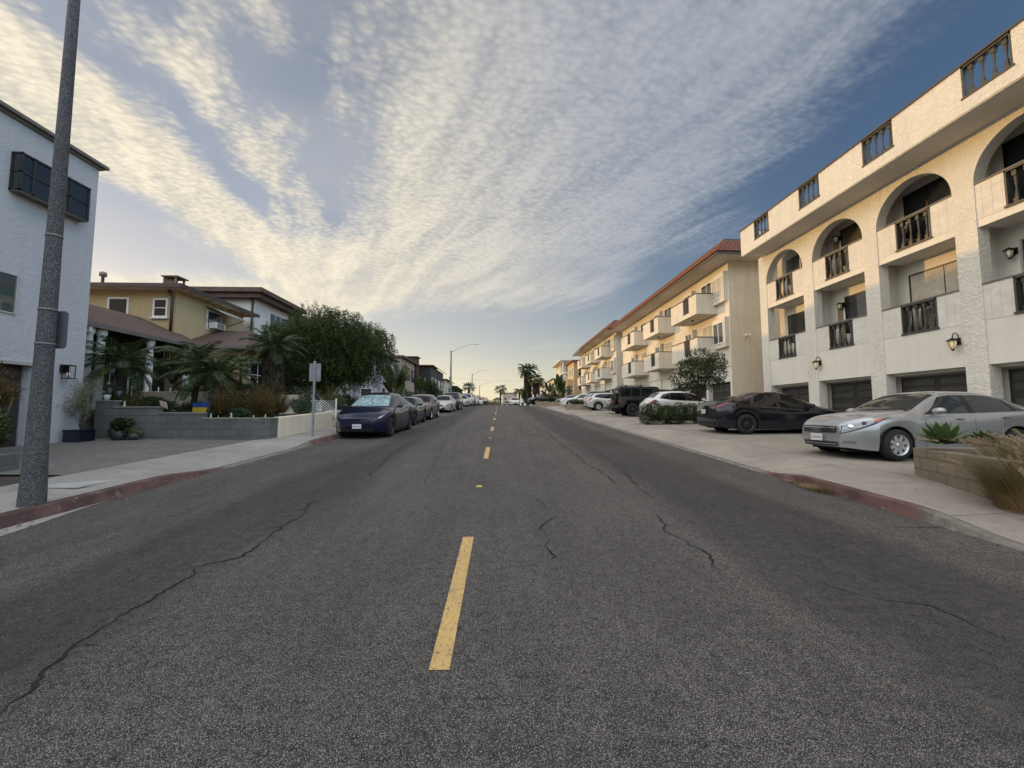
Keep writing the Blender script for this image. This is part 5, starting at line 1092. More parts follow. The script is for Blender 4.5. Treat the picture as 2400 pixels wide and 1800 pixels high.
# ---- big pepper tree
pc=(-8.95,20.6,4.75); t=thing('pepper_tree','big drooping pepper tree with rounded crown behind the nearest left parked car','tree',(-8.9,20.6,1.3))
L=[(np.array(a),np.array(b)) for a,b in (((-9.0,20.6,4.7),(2.3,2.1,2.0)),((-10.4,20.4,4.9),(1.6,1.6,1.5)),((-7.5,20.5,4.7),(1.9,1.7,1.6)),((-9.5,20.4,6.1),(1.2,1.2,1.05)),((-8.3,20.6,6.0),(1.3,1.2,1.0)),((-6.6,20.2,4.0),(1.25,1.3,1.1)),((-7.0,20.6,5.35),(1.1,1.2,.95)),((-10.9,20.3,3.9),(1.2,1.2,1.1)),((-8.2,19.6,3.7),(1.8,1.2,1.3)),((-9.9,19.8,3.6),(1.4,1.1,1.2)))]
L+=lobes((-8.9,20.3,4.6),(3.2,1.6,2.35),22,.30)
L+= [(np.array((-11.3,20.3,4.9)),np.array((.9,1.1,1.3))),(np.array((-8.6,19.7,5.2)),np.array((2.2,1.2,1.5))),(np.array((-6.2,20.2,5.0)),np.array((.8,.9,.9)))]
P,D=blobpts(L,9000,.60); P+=rv(len(P))*.12
ns=9; k=len(P); q=np.arange(ns); lenS=RNG.uniform(.20,.62,k); side=D.copy(); side[:,2]=0
Cc=[];Dd=[]
for i in range(ns):
    s_=i/ns; pos=P+side*(.22*s_*lenS[:,None]); pos[:,2]-=(s_**1.3)*lenS*.85; pos+=RNG.normal(size=pos.shape)*.012
    for sg in (1,-1):
        d=np.stack([RNG.normal(size=k)*.8+side[:,0]*.5,RNG.normal(size=k)*.8+side[:,1]*.5,-RNG.uniform(-.3,.9,k)],1); Cc.append(pos);Dd.append(d)
Cc=np.concatenate(Cc);Dd=np.concatenate(Dd); ok=Cc[:,2]>1.75+RNG.uniform(0,.6,len(Cc)); Cc,Dd=Cc[ok],Dd[ok]
cards('crown',Cc,Dd,rv(len(Cc)),RNG.uniform(.07,.14,len(Cc)),RNG.uniform(.022,.036,len(Cc)),Lf_pep,t)
tips=[tuple(l[0]) for l in L]; limbs(t,(-8.9,20.6,1.0),[(-8.9+a,20.6+b,2.6) for a,b in ((-.2,0),(.25,.1))],.26); limbs(t,(-8.9,20.6,2.3),tips,.14,name='branches')
# ---- palms
def frond(mb,base,az,el,L,n=26,lw=.035,ll=.38,droop=1.,rach=.012):
    pts=[];p=Vector(base); e=el; st=L/n
    for i in range(n+1):
        pts.append(p.copy()); p=p+Vector((math.cos(az)*math.cos(e),math.sin(az)*math.cos(e),math.sin(e)))*st; e-=droop*1.9/n*(.35+i/n)
    mb.tube(pts,[rach*(1-.8*i/n) for i in range(n+1)],4,True,False)
    sd_=Vector((-math.sin(az),math.cos(az),0))
    for i in range(3,n):
        d=(pts[i+1]-pts[i-1]).normalized(); l=ll*math.sin(PI*min(1,(i/n)*.92+.12))**.6
        for s in (1,-1):
            for jj in (0,.5):
                b=pts[i].lerp(pts[i+1],jj); v=(sd_*s+d*.75+Vector((0,0,random.uniform(-.35,.15)))).normalized(); tip=b+v*l*random.uniform(.8,1.1)-Vector((0,0,l*.28)); u=d*lw*.5; mid=b.lerp(tip,.45)+Vector((0,0,l*.05))
                mb.add([b-u*.5,mid-u,tip,mid+u],[(0,1,2,3)])
def palm(label,x,y,zb,zc,R_,n=26,r=.13,skirt=False,ll=.34,mt=Lf_palm,lw=.03,tilt=(0,0),nf=22,droop=1.0,name='palm_tree'):
    t=thing(name,label,'palm',(x,y,zb)); m=MB()
    prof=[(r*1.15,zb-.1)]; K=max(4,int((zc-zb)/.12))
    for i in range(K): z=zb+(zc-zb)*i/K; prof+=[(r*(1+.12*(i%2)),z),(r*(.9+.12*(i%2)),z+.06)]
    prof+=[(r*.9,zc),(.02,zc+.1)]; m.lathe(prof,(x,y,0),12); m.v=[(a+tilt[0]*(c-zb)/(zc-zb+.01),b+tilt[1]*(c-zb)/(zc-zb+.01),c) for a,b,c in m.v]; m.build('trunk',A_barkd,t)
    m=MB(); x+=tilt[0];y+=tilt[1]
    for i in range(n):
        a=i*2.39996+random.uniform(-.2,.2); f=i/n; el=R(82)-f*R(105)+random.uniform(-.1,.1); frond(m,(x+math.cos(a)*r*.5,y+math.sin(a)*r*.5,zc),a,el,R_*random.uniform(.85,1.1),nf,lw,ll,droop)
    m.build('fronds',mt,t,fixn=False)
    if skirt:
        c=[];d=[]
        for i in range(1500):
            a=random.uniform(0,2*PI); z=zc-random.uniform(0,min((zc-zb)*.85,skirt)); c.append((x+math.cos(a)*r*1.1,y+math.sin(a)*r*1.1,z)); d.append((math.cos(a)*.45,math.sin(a)*.45,-1))
        cards('dead_fronds',c,d,rv(1500),.5*r/.2,.07*r/.2,leafmat('dead palm frond',(.03,.024,.014),(.07,.055,.03)) if 'dead palm frond' not in MT else MT['dead palm frond'],t)
    return t
palm('bushy palm in front of the white porch columns',-12.05,12.95,1.5,3.05,1.35,30,.12,nf=24)
palm('wide bushy palm above the blue and yellow box',-9.55,13.5,1.4,2.75,1.45,34,.13,nf=24)
palm('dark palm between two bushier palms under the eave',-10.45,13.9,1.5,3.2,1.25,20,.09)
palm('taller palm with thick dark trunk left of the big pepper tree',-9.25,16.4,1.5,4.15,1.25,34,.20,skirt=1.4,nf=24)
palm('small spiky dracaena like palm by the ochre wall',-9.9,15.4,1.5,3.3,.55,22,.05,ll=.16,nf=12)
# ---- garden shrubs on the left
G1='rusty orange garden bushes'
def feather(label,c,r,mt,n=3000,group=None,name='garden_bush'):
    t=thing(name,label,'shrub',(c[0],c[1],c[2]),0,group); C=[];D=[]
    for i in range(n//14):
        a=random.uniform(0,2*PI); q=random.random()**.5; b=Vector((c[0]+math.cos(a)*q*r*.25,c[1]+math.sin(a)*q*r*.25,c[2])); tp=Vector((c[0]+math.cos(a)*q*r,c[1]+math.sin(a)*q*r,c[2]+r*2.0*(1-.45*q*q)*random.uniform(.35,1.15)))
        for k in range(14):
            s_=.25+.75*k/13; p=b.lerp(tp,s_); C.append(p+Vector((random.gauss(0,.02),random.gauss(0,.02),0))); D.append((tp-b).normalized()+Vector((random.gauss(0,.7),random.gauss(0,.7),random.gauss(.1,.4))))
    cards('foliage',C,D,rv(len(C)),RNG.uniform(.05,.10,len(C)),RNG.uniform(.012,.02,len(C)),mt,t)
    m=MB(); 
    for k in range(9): a=k*.7; m.tube([c,(c[0]+math.cos(a)*r*.25,c[1]+math.sin(a)*r*.25,c[2]+r*.6),(c[0]+math.cos(a)*r*.6,c[1]+math.sin(a)*r*.6,c[2]+r*1.4)],[.02,.014,.005],5)
    m.build('stem',A_bark,t); return t
feather('rusty bush under the porch columns palm',(-11.6,12.75,1.50),.42,Lf_olive,3200); feather('orange tipped bush right of the blue and yellow box',(-8.65,12.85,1.40),.48,Lf_rust,4800,G1); feather('big rusty orange bush beside the short cream wall',(-7.95,13.3,1.30),.55,Lf_rust,6500,G1)
feather('olive bush at the foot of the dark trunked palm',(-8.5,14.2,1.35),.50,Lf_olive,4200); feather('orange bush at the foot of the tall palm trunk',(-8.6,15.6,1.4),.6,Lf_rust,4500,G1)
feather('green and rust bush by the lattice fence',(-7.0-.6,18.2,1.6),.55,Lf_olive,3500)
bush('garden_bush','dark bush mass in the porch shadow behind the garden wall',(-10.9,14.8,2.3),(1.2,.5,.7),3000,.10,Lf_dark,k=6)
bush('garden_bush','dark green bush behind the rusty bushes left of the tall palm',(-9.6,15.2,2.2),(1.0,.6,.6),2600,.12,Lf_dark,k=6)
bush('climbing_vine','leafy vine under the porch eave between the palms',(-11.2,13.9,3.1),(.8,.4,.5),2200,.10,Lf_palm,k=5,cat='vine')
bush('garden_bush','dark bush under the pepper tree next to the blue car',(-7.6,19.4,1.9),(1.1,1.0,.65),3500,.10,Lf_dark,k=6)
bush('garden_bush','dark foliage between the lattice and the pepper tree trunk',(-9.0,18.6,2.0),(1.3,.8,.7),3000,.11,Lf_dark,k=6)
bush('garden_bush','bluish dark low bush above the cream pavement wall beside the sign post',(-7.6,15.6,1.75),(.45,.9,.35),2600,.09,Lf_suc,k=6,stem=False)
def rosette(par,c,r,n,mt,w=.22,el0=80,el1=5,name='leaves',curl=.2):
    m=MB()
    for i in range(n):
        a=i*2.39996; f=i/n; el=R(el0-(el0-el1)*f); l=r*(.55+.45*math.sin(PI*(.25+f*.6))); d=Vector((math.cos(a)*math.cos(el),math.sin(a)*math.cos(el),math.sin(el))); s=Vector((-math.sin(a),math.cos(a),0)); b=Vector(c); ww=l*w
        up=Vector((0,0,1)); nrm=s.cross(d); rows=[]
        for t_,wk in ((0,.45),(.25,.85),(.5,1.),(.75,.72),(.92,.25),(1,.02)):
            p=b+d*l*t_-up*curl*l*t_*t_*(1-f*.5)*.6; rows.append([p-s*ww*wk/2,p-nrm*ww*wk*.22,p+s*ww*wk/2])
        m.grid(rows)
    return m.build(name,mt,par,fixn=False)
bush('garden_bush','dark leafy shrubs crowding behind the stepped wall below the porch',(-11.0,13.1,1.75),(.75,.35,.30),3200,.07,Lf_dark,k=8,stem=False)
bush('garden_bush','dark shrubs spilling around the trunk of the wide bushy palm',(-9.7,13.15,1.62),(.8,.3,.28),3200,.07,Lf_dark,k=8,stem=False)
bush('garden_bush','green shrub between the rusty bushes and the wall corner',(-8.2,12.75,1.52),(.5,.2,.20),1800,.06,Lf_suc,k=6,stem=False)
bush('garden_bush','dense dark bush filling the gap behind the orange tipped bush',(-8.8,14.0,1.95),(.9,.5,.55),3000,.09,Lf_dark,k=7,stem=False)
# small succulents on the wall bed (countable)
k=0
sp_=[(-10.9,12.55),(-10.45,12.6),(-9.95,12.5),(-9.5,12.75),(-8.9,12.55),(-8.2,12.65),(-7.75,12.7),(-7.55,13.4),(-7.5,14.1),(-7.5,14.7),(-7.45,15.2),(-7.55,16.3),(-11.2,12.6),(-8.45,12.5)]
SUCL=['succulent rosette right of the white duck ornament on the top wall step','second succulent along the highest wall steps','succulent left of the little striped flag','succulent directly behind the painted box','succulent between the painted box and the tallest figurine','succulent in front of the rusty bush near the wall corner','succulent closest to the chamfered wall corner','first succulent behind the cream pavement wall','succulent behind the cream wall left of the sign post','succulent behind the cream wall nearest the sign post','succulent behind the cream wall right of the sign post','last succulent behind the cream wall before the lattice','leftmost succulent rosette beside the pots on the top wall step','succulent right of the slim dark bottle ornament']
for i,(x,y) in enumerate(sp_):
    z=1.27 if x>-8.8 else 1.42 if x>-10.1 else 1.58
    if y>13: z=1.30
    t=thing('succulent',SUCL[i],'succulent',(x,y,z),0,'small succulents along the garden wall'); r=random.uniform(.16,.30)
    rosette(t,(x,y,z),r,24,Lf_suc if i%3 else Lf_rust,.24,80,8)
setp(bush('ground_cover','',(-9.4,12.9,1.45),(2.0,.4,.14),5000,.06,Lf_dark,k=14,stem=False,hollow=.2),'low dark ground cover plants along the top of the stepped wall',None,None,'stuff')
setp(bush('ground_cover','',(-7.7,14.9,1.32),(.35,2.0,.12),3500,.06,Lf_suc,k=14,stem=False,hollow=.2),'low ground cover plants behind the cream pavement wall',None,None,'stuff')
for o in bpy.data.objects:
    if o.get('kind')=='stuff' and 'category' in o: del o['category']
# painted box, flag, figurines
t=thing('painted_box','small box painted blue over yellow on the garden bed','box',(-9.28,12.62,1.53)); MB().box(-9.52,-9.05,12.60,12.72,1.69,1.84).build('blue_half',mat('cobalt blue paint',(.01,.04,.20),.5,var=.1),t); MB().box(-9.52,-9.05,12.602,12.72,1.54,1.69).build('yellow_half',mat('yellow paint',(.38,.27,.02),.5,var=.1),t)
t=thing('small_flag','little tilted striped flag among the succulents left of the painted box','flag',(-10.35,12.6,1.6)); m=MB(); 
for i in range(7):
    m.add([(-10.50+.04*0+.03*i*.3,12.55,1.92-.035*i),(-10.28+.03*i*.3,12.55,1.86-.035*i),(-10.28+.03*i*.3,12.55,1.842-.035*i),(-10.50+.03*i*.3,12.55,1.902-.035*i)],[(0,1,2,3)])
m.build('stripe',mat('flag red',(.22,.03,.03),.7,var=0),t,fixn=False); m=MB(); m.add([(-10.50,12.553,1.92),(-10.28,12.553,1.86),(-10.22,12.553,1.63),(-10.44,12.553,1.69)],[(0,1,2,3)]); m.build('cloth',A_white,t,fixn=False); MB().tube([(-10.51,12.556,1.95),(-10.40,12.556,1.5)],.006,5).build('stick',A_bark,t)
for i,(x,y,z,h) in enumerate(((-8.72,12.28,1.375,.13),(-8.50,12.28,1.375,.07),(-8.12,12.28,1.375,.15),(-7.62,12.55,1.32,.13),(-7.35,12.7,1.36,.12),(-11.3,12.3,1.71,.17),(-8.85,12.35,1.53,.26))):
    lab=('tallest white figurine on the stepped wall by the painted box','short white cup like ornament on the stepped wall','seated white figurine on the lowest wall step','white figurine near the wall corner','white figurine just past the wall corner','white duck like ornament on the top wall step','slim dark bottle like ornament beside the painted box')[i]
    setp(MB().lathe([(0,0),(h*.22,0),(h*.24,h*.15),(h*.12,h*.45),(h*.16,h*.62),(h*.08,h*.72),(h*.13,h*.82),(h*.10,h*.95),(0,h)],(x,y,z),10).build('figurine',mat('weathered plaster',(.42,.40,.36),.8,var=.3,vs=20) if i<6 else A_bronze),lab,'figurine')
# clutter on the top step: pots
for i,(x,y,r,h) in enumerate(((-11.8,12.28,.09,.16),(-11.65,12.5,.12,.3),(-11.95,12.5,.12,.4))):
    t=thing('flower_pot',('small pale pot on the top wall step','dark pot behind the small pale pot','dark tall pot against the white house corner')[i],'pot',(x,y,1.9)); MB().lathe([(0,1.9),(r*.7,1.9),(r,1.9+h),(r*.9,1.9+h),(r*.85,1.9+h-.03),(0,1.9+h-.04)],(x,y,0),14).build('pot',A_grayw if i==0 else A_black,t); rosette(t,(x,y,1.88+h),.18,16,Lf_suc)
# potted bush at the white house
t=thing('planter_pot','square navy pot with airy pale shrub against the white house','plant',(-11.62,11.4,.7)); m=MB(); m.box(-11.86,-11.42,11.2,11.62,.68,1.02); m.box(-11.88,-11.40,11.18,11.64,1.02,1.06); m.build('pot',mat('navy glazed pot',(.006,.008,.018),.4,var=.1),t)
Cn=[];Dn=[]
m=MB()
for i in range(16):
    a=random.uniform(0,6.28); q=random.uniform(.1,.42); h=random.uniform(.5,1.3); b=Vector((-11.62,11.42,1.05)); tp=b+Vector((math.cos(a)*q,math.sin(a)*q*.8,h)); md=b.lerp(tp,.5)+Vector((random.uniform(-.08,.08),0,.05)); m.tube([b,md,tp],[.014,.009,.004],5)
    for k in range(150): p=md.lerp(tp,random.random()) if k%3 else tp+Vector((random.gauss(0,.07),random.gauss(0,.07),random.gauss(0,.07))); Cn.append(p+Vector((random.gauss(0,.06),random.gauss(0,.06),random.gauss(0,.05)))); Dn.append((random.gauss(0,1),random.gauss(0,1),random.gauss(.5,.6)))
m.build('branches',A_barkg,t); cards('foliage',Cn,Dn,rv(len(Cn)),.06,.018,Lf_pale,t)
t=bush('potted_shrub','leafy potted shrub between the navy pot and the stepped wall',(-10.95,11.85,1.12),(.32,.22,.34),2200,.09,Lf_dark,cat='plant',k=6); MB().lathe([(0,.70),(.16,.70),(.22,1.0),(.2,1.0),(0,.98)],(-10.95,11.85,0),14).build('pot',A_black,t)
t=bush('potted_shrub','trailing yellow green plant in a pot at the foot of the stepped wall',(-10.62,11.92,.95),(.22,.15,.24),1600,.07,Lf_pale,cat='plant',k=5,stem=False); MB().lathe([(0,.70),(.12,.70),(.17,.92),(.15,.92),(0,.9)],(-10.62,11.92,0),14).build('pot',A_black,t)
# ---- far left near hedge
hw_=setp(MB().prism([(-8.6,7.05),(-8.6,7.45),(-11.9,7.45),(-11.9,7.25),(-8.8,7.25),(-8.8,7.05)],'Z',.2,.80).build('planter_wall',A_blk),'low grey block wall under the dark hedge behind the light pole','wall')
bush('hedge','rounded dark hedge spilling over the low wall at the left edge',(-10.05,7.85,1.10),(.80,.6,.48),9000,.055,Lf_dark,k=10,stem=False,wd=.6)
bush('hedge','pale green hedge behind the dark rounded one at the left edge',(-11.0,8.5,1.45),(.6,.5,.35),3000,.06,Lf_pale,k=8,stem=False,wd=.6)
feather('orange feathery bush at the left edge in front of the garage door',(-11.1,8.9,1.55),.50,Lf_rust,5500,G1)
t=thing('yucca','spiky yucca leaves entering the picture at the left edge','plant',(-11.35,8.75,1.0)); MB().tube([(-11.35,8.75,.5),(-11.35,8.75,2.6)],[.07,.05],8).build('trunk',A_bark,t); rosette(t,(-11.35,8.75,2.6),.62,46,Lf_palm,.05,85,-20,curl=.05)
t=thing('cactus_stalk','pair of thin upright stalks in front of the garage door','plant',(-10.3,8.5,1.0)); MB().tube([(-10.35,8.5,.9),(-10.38,8.5,1.5),(-10.30,8.5,1.9)],[.03,.022,.006],6).tube([(-10.2,8.5,.9),(-10.15,8.5,1.45),(-10.05,8.5,1.85)],[.03,.022,.006],6).build('stalk',Lf_olive,t)
# ---- right planter with agaves and grasses
pw=thing('block_planter','tan block planter with agaves beside the silver sedan','planter',(7.2,5.5,.4))
A_bl2Y=block('tan slump blocks',(.215,.18,.135),.41,.195,'Y',.012,.62,.5,.13,.016)
m=MB(); m.prism([(7.16,6.74),(6.46,5.06),(6.30,4.4),(6.30,1.0),(6.50,1.0),(6.50,4.4),(6.66,5.02),(7.30,6.56),(12.6,6.56),(12.6,6.76)],'Z',.1,.93); m.build('wall',A_bl2Y,pw,bevel=.02)
m=MB(); m.prism([(7.26,6.58),(6.62,5.04),(6.48,4.4),(6.48,1.0),(12.6,1.0),(12.6,6.6)],'Z',.3,.86); m.build('soil',A_soil,pw)
for i,(x,y,r,lab) in enumerate(((7.18,6.28,.44,'large green agave nearest the corner of the block planter'),(7.42,5.90,.30,'smaller agave behind the grass plumes in the block planter'))):
    t=thing('agave',lab,'agave',(x,y,.85),0,'agaves in the block planter'); rosette(t,(x,y,1.02),r,34,Lf_agave,.34,84,2,curl=.12)
def grass(label,c,R_,n,hmin,hmax,mt,sx=1.,sy=1.,name='ornamental_grass',plumes=0,fl=.8,wd=.006,lean=(0,0),mt2=None):
    t=thing(name,label,'grass',c); m=MB(); m2=MB(); pl=[]
    for i in range(n):
        a=random.uniform(0,2*PI); q=random.random()**.5; bx=c[0]+math.cos(a)*q*R_*.5*sx; by=c[1]+math.sin(a)*q*R_*.5*sy; h=random.uniform(hmin,hmax); o=q*fl*h*random.uniform(.5,1.2); dx_,dy_=math.cos(a)*o+lean[0]*h,math.sin(a)*o+lean[1]*h; w=wd*random.uniform(.6,1.3); sx_,sy_=-math.sin(a)*w,math.cos(a)*w
        rows=[]
        for s_ in (0,.3,.6,.85,1.):
            p=(bx+dx_*s_**1.6,by+dy_*s_**1.6,c[2]+h*(s_-.38*q*s_**2.6)); k=1-s_*.9; rows.append([(p[0]-sx_*k,p[1]-sy_*k,p[2]),(p[0]+sx_*k,p[1]+sy_*k,p[2])])
        (m if random.random()<.6 or mt2 is None else m2).grid(rows,True)
        if i<plumes: pl.append((Vector(rows[-2][0]),Vector(rows[-1][0])-Vector(rows[-3][0])))
    m.build('blades',mt,t,fixn=False)
    if mt2: m2.build('dry_blades',mt2,t,fixn=False)
    if pl:
        C=[];D=[]
        for p,d in pl:
            d=d.normalized()
            for k in range(150): s_=random.random(); C.append(p+d*(s_*.24-.03)); D.append(d*.8+Vector((random.gauss(0,.5),random.gauss(0,.5),random.gauss(0,.5))))
        cards('plume',C,D,rv(len(C)),.035,.006,Lf_pl,t)
    return t
grass('big dry fountain grass spilling over the planter at the right edge',(6.62,4.75,.42),.85,2600,.45,.95,Lf_gr,1.0,1.0,plumes=20,fl=.75,wd=.0032,mt2=Lf_dry)
grass('fountain grass with tan plumes behind the agaves in the planter',(7.25,5.25,.85),.6,700,.2,.42,Lf_gr,1,1,plumes=40,fl=1.3,wd=.003,lean=(-.2,.7),mt2=Lf_dry)
grass('straw coloured grass tuft at the foot of the planter on the right edge',(6.35,4.62,.36),.55,1500,.2,.45,Lf_dry,1,1.2,fl=1.0,wd=.0032)
grass('dry weed tuft growing in the gutter below the red kerb',(5.1,6.35,G(6.35)),.35,420,.05,.13,Lf_dry,.6,1.6,name='weed_tuft',fl=1.8,wd=.0035)
grass('small dry weed at the start of the red kerb',(5.12,6.9,G(6.9)),.2,160,.03,.07,Lf_dry,.6,1.6,name='weed_tuft',fl=1.8,wd=.003)
# ---- hedge and small tree right
t=thing('hedge','loose dark green hedge in a bed between two driveways','hedge',(8.4,18.6,1.0)); L=[(np.array((6.95+i*.42,18.65+.15*math.sin(i*2),1.42+.12*math.sin(i*1.7))),np.array((.42,.38,.50+.08*math.sin(i*2.3)))) for i in range(9)]
P,D=blobpts(L,15000,.5); P[:,2]=np.maximum(P[:,2],.98); D=D*.5+rv(len(P))*.8; D[:,2]+=.4; cards('foliage',P,D,rv(len(P)),RNG.uniform(.05,.10,len(P)),.03,Lf_mag,t)
m=MB(); [m.tube([(6.9+i*.3,18.65,.9),(6.9+i*.3+random.uniform(-.1,.1),18.6+random.uniform(-.2,.2),1.7+random.uniform(0,.4))],[.015,.005],5) for i in range(12)]; m.build('stems',A_bark,t)
mb=MB(); mb.prism([(6.7,18.1),(11,18.0),(12.8,18.2),(12.8,19.9),(6.9,19.6)],'Z',.6,.985); setp(mb.build('hedge_bed',A_soil),kind='structure')
t=thing('small_tree','small leafy tree with thin trunk growing from the hedge on the right','tree',(9.8,19.2,1.0)); 
cb=[(9.05,19.2,3.1,.70,.6,.50),(9.75,19.3,3.6,.85,.7,.62),(10.5,19.2,3.55,.70,.6,.60),(9.9,19.2,4.25,.62,.5,.42),(9.2,19.1,3.75,.5,.5,.4),(10.75,19.2,4.0,.42,.45,.45),(9.4,19.2,2.75,.55,.5,.3),(10.4,19.1,2.95,.55,.5,.35)]
L=[(np.array(c_[:3]),np.array(c_[3:])) for c_ in cb]; P,D=blobpts(L,5000,.45); D=D*.6+rv(len(P))*.7; D[:,2]+=.25; cards('crown',P,D,rv(len(P)),RNG.uniform(.09,.17,len(P)),RNG.uniform(.035,.055,len(P)),Lf_mag,t,.1)
limbs(t,(9.8,19.2,.9),[(9.8,19.22,2.3)],.075); limbs(t,(9.8,19.2,2.1),[c_[:3] for c_ in cb]+[(9.3,19.2,4.5),(10.9,19.1,4.5)],.045,name='branches')
bush('twiggy_bush','twiggy reddish bush around the base of the small tree',(10.15,19.0,1.6),(.75,.5,.62),1900,.07,leafmat('reddish foliage',(.05,.035,.018),(.12,.085,.03)),k=6,hollow=.2)
# ---- other planters on the right
for i,(x0,x1,y0,y1,lab) in enumerate(((6.3,8.3,36.3,37.8,'low tan block planter with shrubs beside the silver hatchback'),(5.5,7.3,48.6,50,'low block planter with spiky plants left of the white sedan'),(4.9,6.6,53,54.2,'farthest low block planter before the palms'))):
    zb=G(y0)+.05; t=thing('planter',lab,'planter',(x0,y0,zb)); m=MB(); m.box(x0,x1,y0,y1,zb-.2,zb+.62); m.build('wall',A_blk2,t)
    bush('planter_shrub',('dark shrubs filling the tan planter by the silver hatchback','shrubs in the planter left of the white sedan','shrubs in the farthest planter')[i],((x0+x1)/2,(y0+y1)/2,zb+.85),((x1-x0)*.45,.6,.35),1800,.12,Lf_dark,k=6,stem=False)
bush('shrub','bright green shrub in front of the dark side wall between the tile roofed blocks',(13.2,43.9,3.0),(1.4,1.2,1.0),3000,.15,Lf_mag,k=6)
# ---- bird of paradise clumps
def paddle(label,x,y,z,h,n=12,sp=.5,name='bird_of_paradise'):
    t=thing(name,label,'plant',(x,y,z)); m=MB(); ms=MB()
    for i in range(n):
        a=i*2.4+random.random(); q=random.uniform(.1,1)*sp; hh=h*random.uniform(.55,1); b=Vector((x+math.cos(a)*.15,y+math.sin(a)*.15,z)); md=b+Vector((math.cos(a)*q*.5,math.sin(a)*q*.5,hh*.6)); tp=b+Vector((math.cos(a)*q*1.4,math.sin(a)*q*1.4,hh)); ms.tube([b,md],[.04,.025],5)
        s=Vector((-math.sin(a+.6),math.cos(a+.6),.1)).normalized(); rows=[]
        for t_,w in ((0,.05),(.2,.8),(.5,1),(.8,.75),(1,.05)):
            p=md.lerp(tp,t_); p=p+Vector((math.cos(a),math.sin(a),0))*.15*t_*t_; rows.append([p-s*w*.2*h/3,p+Vector((0,0,-.03)),p+s*w*.2*h/3])
        m.grid(rows)
    ms.build('stalks',Lf_olive,t); m.build('leaves',Lf_mag,t,fixn=False); return t
paddle('tall bird of paradise clump in front of the white stair house',-9.4,36.5,1.6,4.6,20,.9); paddle('bird of paradise with broad leaves before the charcoal house',-9.0,46,2.1,3.8,11,.8)
paddle('tall paddle leafed plant in the left of the planting by the palms',7.0,55.8,2.4,3.4,16,1.0); paddle('tallest paddle leafed plant near the balcony townhouse',9.2,60.5,2.6,5.0,18,1.1); paddle('broad leafed plant by the grey garage of the balcony townhouse',10.6,64,2.7,3.4,14,1.)
bush('shrub_mass','dense dark shrubs under the paddle leafed plants right of the palms',(8.6,62,3.2),(2.6,1.6,1.1),5000,.2,Lf_dark,k=10)
# ---- left far greenery
bush('garden_tree','dark leafy tree hiding the charcoal house front',(-8.6,50.5,4.3),(1.1,1.8,1.6),5000,.18,Lf_dark,cat='tree',k=8); 
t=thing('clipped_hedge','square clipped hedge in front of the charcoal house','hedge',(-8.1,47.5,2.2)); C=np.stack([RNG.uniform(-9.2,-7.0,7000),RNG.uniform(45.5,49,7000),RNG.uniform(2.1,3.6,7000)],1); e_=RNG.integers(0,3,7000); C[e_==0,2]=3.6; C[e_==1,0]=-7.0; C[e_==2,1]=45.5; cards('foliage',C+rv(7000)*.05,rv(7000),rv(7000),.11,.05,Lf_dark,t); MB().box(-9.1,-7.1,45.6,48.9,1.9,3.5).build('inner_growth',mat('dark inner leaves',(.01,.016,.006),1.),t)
bush('shrub','dark shrub beside the white stair house behind the parked cars',(-8.0,33,2.6),(1.2,2.0,1.0),4500,.14,Lf_dark,k=8)
bush('street_tree','round dark tree between the two nearest curved arm street lamps',(-8.3,74,4.8),(1.7,2.4,1.9),4500,.24,Lf_dark,cat='tree',k=8)
bush('street_tree','wide dark tree below the second curved arm lamp',(-7.2,92,4.6),(2.6,2.6,1.9),4500,.28,Lf_dark,cat='tree',k=8)
bush('street_tree','low dark tree by the third curved arm lamp',(-5.2,104,4.2),(2.2,2.4,1.6),3500,.28,Lf_dark,cat='tree',k=8)
bush('street_tree','yellow green bushes at the left end of the street',(-3.0,150,3.8),(5,3,2.2),4500,.35,Lf_olive,cat='shrub',k=10)
bush('street_tree','brownish bush right of the lone palm at the street end',(4.2,160,3.8),(4,3,2.2),4000,.35,leafmat('brown green foliage',(.05,.045,.02),(.10,.085,.035)),cat='shrub',k=10)
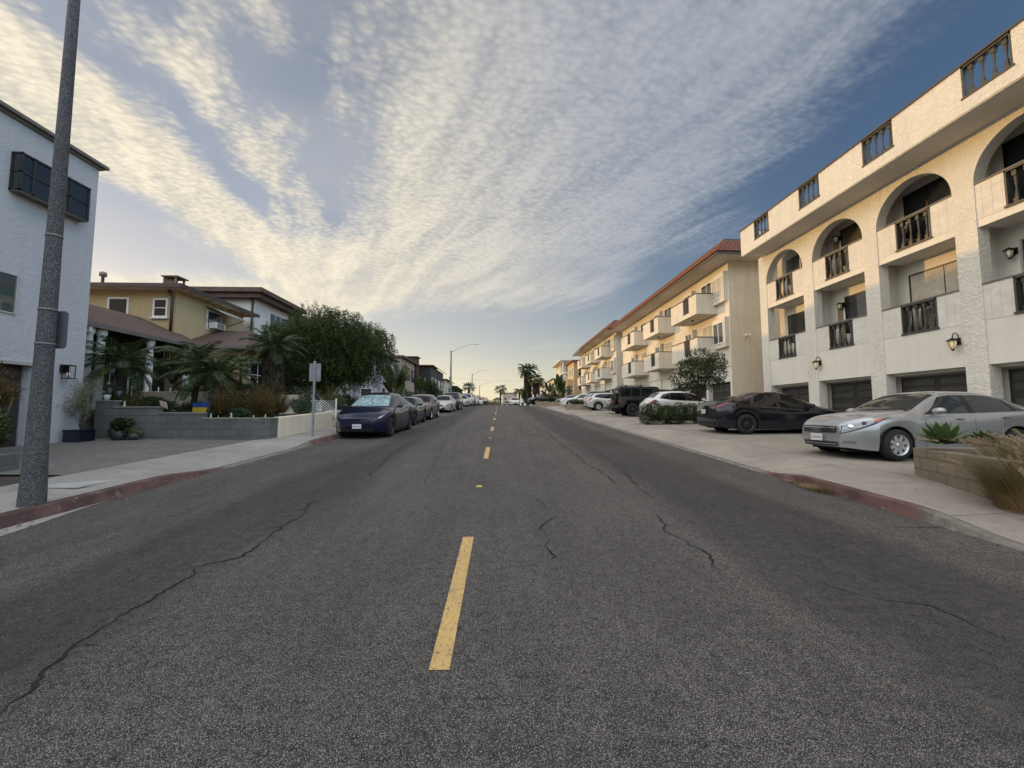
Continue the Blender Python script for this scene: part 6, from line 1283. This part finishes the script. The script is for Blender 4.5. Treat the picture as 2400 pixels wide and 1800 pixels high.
palm('palm rising from the dark trees below the second curved arm lamp',-7.6,97,2.8,7.6,1.9,22,.28,ll=.7,lw=.12,nf=12); palm('lone palm at the far end of the street',.2,176,1.3,11.6,3.4,20,.4,ll=1.3,lw=.24,nf=10,droop=1.2)
palm('tall dark palm at the left of the right hand palm group',5.9,84,2.7,10.4,2.5,26,.42,skirt=3.5,ll=.9,lw=.14,nf=14,droop=1.2); palm('shorter paler palm right of the tall dark palm',7.3,82,2.7,8.3,2.0,22,.3,skirt=2.5,ll=.8,lw=.13,nf=12,droop=1.2,mt=Lf_olive); palm('third palm with thin trunk at the right of the palm group',8.6,88,2.7,8.0,1.9,18,.22,ll=.8,lw=.13,nf=12,droop=1.2,mt=Lf_olive); palm('small palm left of the tall dark palm',4.6,95,2.6,6.4,1.6,18,.2,ll=.7,lw=.12,nf=12,droop=1.2,mt=Lf_olive)
bush('cypress','dense dark cypress mass beneath the tall palm',(5.8,85,5.2),(1.1,1.3,2.8),6000,.25,Lf_dark,cat='tree',k=9)
# pavement details
t=setp(MB().box(-6.85,-6.2,6.1,6.9,side_z(-6.5,6.5)-.01,side_z(-6.5,6.5)+.006).build('utility_cover',mat('worn cover concrete',(.34,.34,.33),.8)),'rectangular utility cover set in the left pavement right of the light pole','utility cover')

C=[];D=[]
for i in range(1500):
    if i%2: x=-5.62+abs(random.gauss(0,.14)); y=random.uniform(2,40)
    else: x=5.14-abs(random.gauss(0,.16)); y=random.uniform(2,40)
    if random.random()<.2: x=random.choice((-1,1))*random.uniform(5.9,6.9); 
    z=(G(y) if abs(x)<5.6 and x<5.2 else side_z(x,y))+.008; C.append((x,y,z)); D.append((random.gauss(0,1),random.gauss(0,1),random.uniform(0,.25)))
Nn=rv(len(C))*.35; Nn[:,2]+=1
lt=cards('leaf_litter',C,D,Nn,RNG.uniform(.02,.05,len(C)),RNG.uniform(.008,.02,len(C)),leafmat('dead leaves',(.09,.055,.025),(.22,.15,.07)),None,.3)
setp(lt,'scattered dry leaves and grit along both gutters',None,None,'stuff')
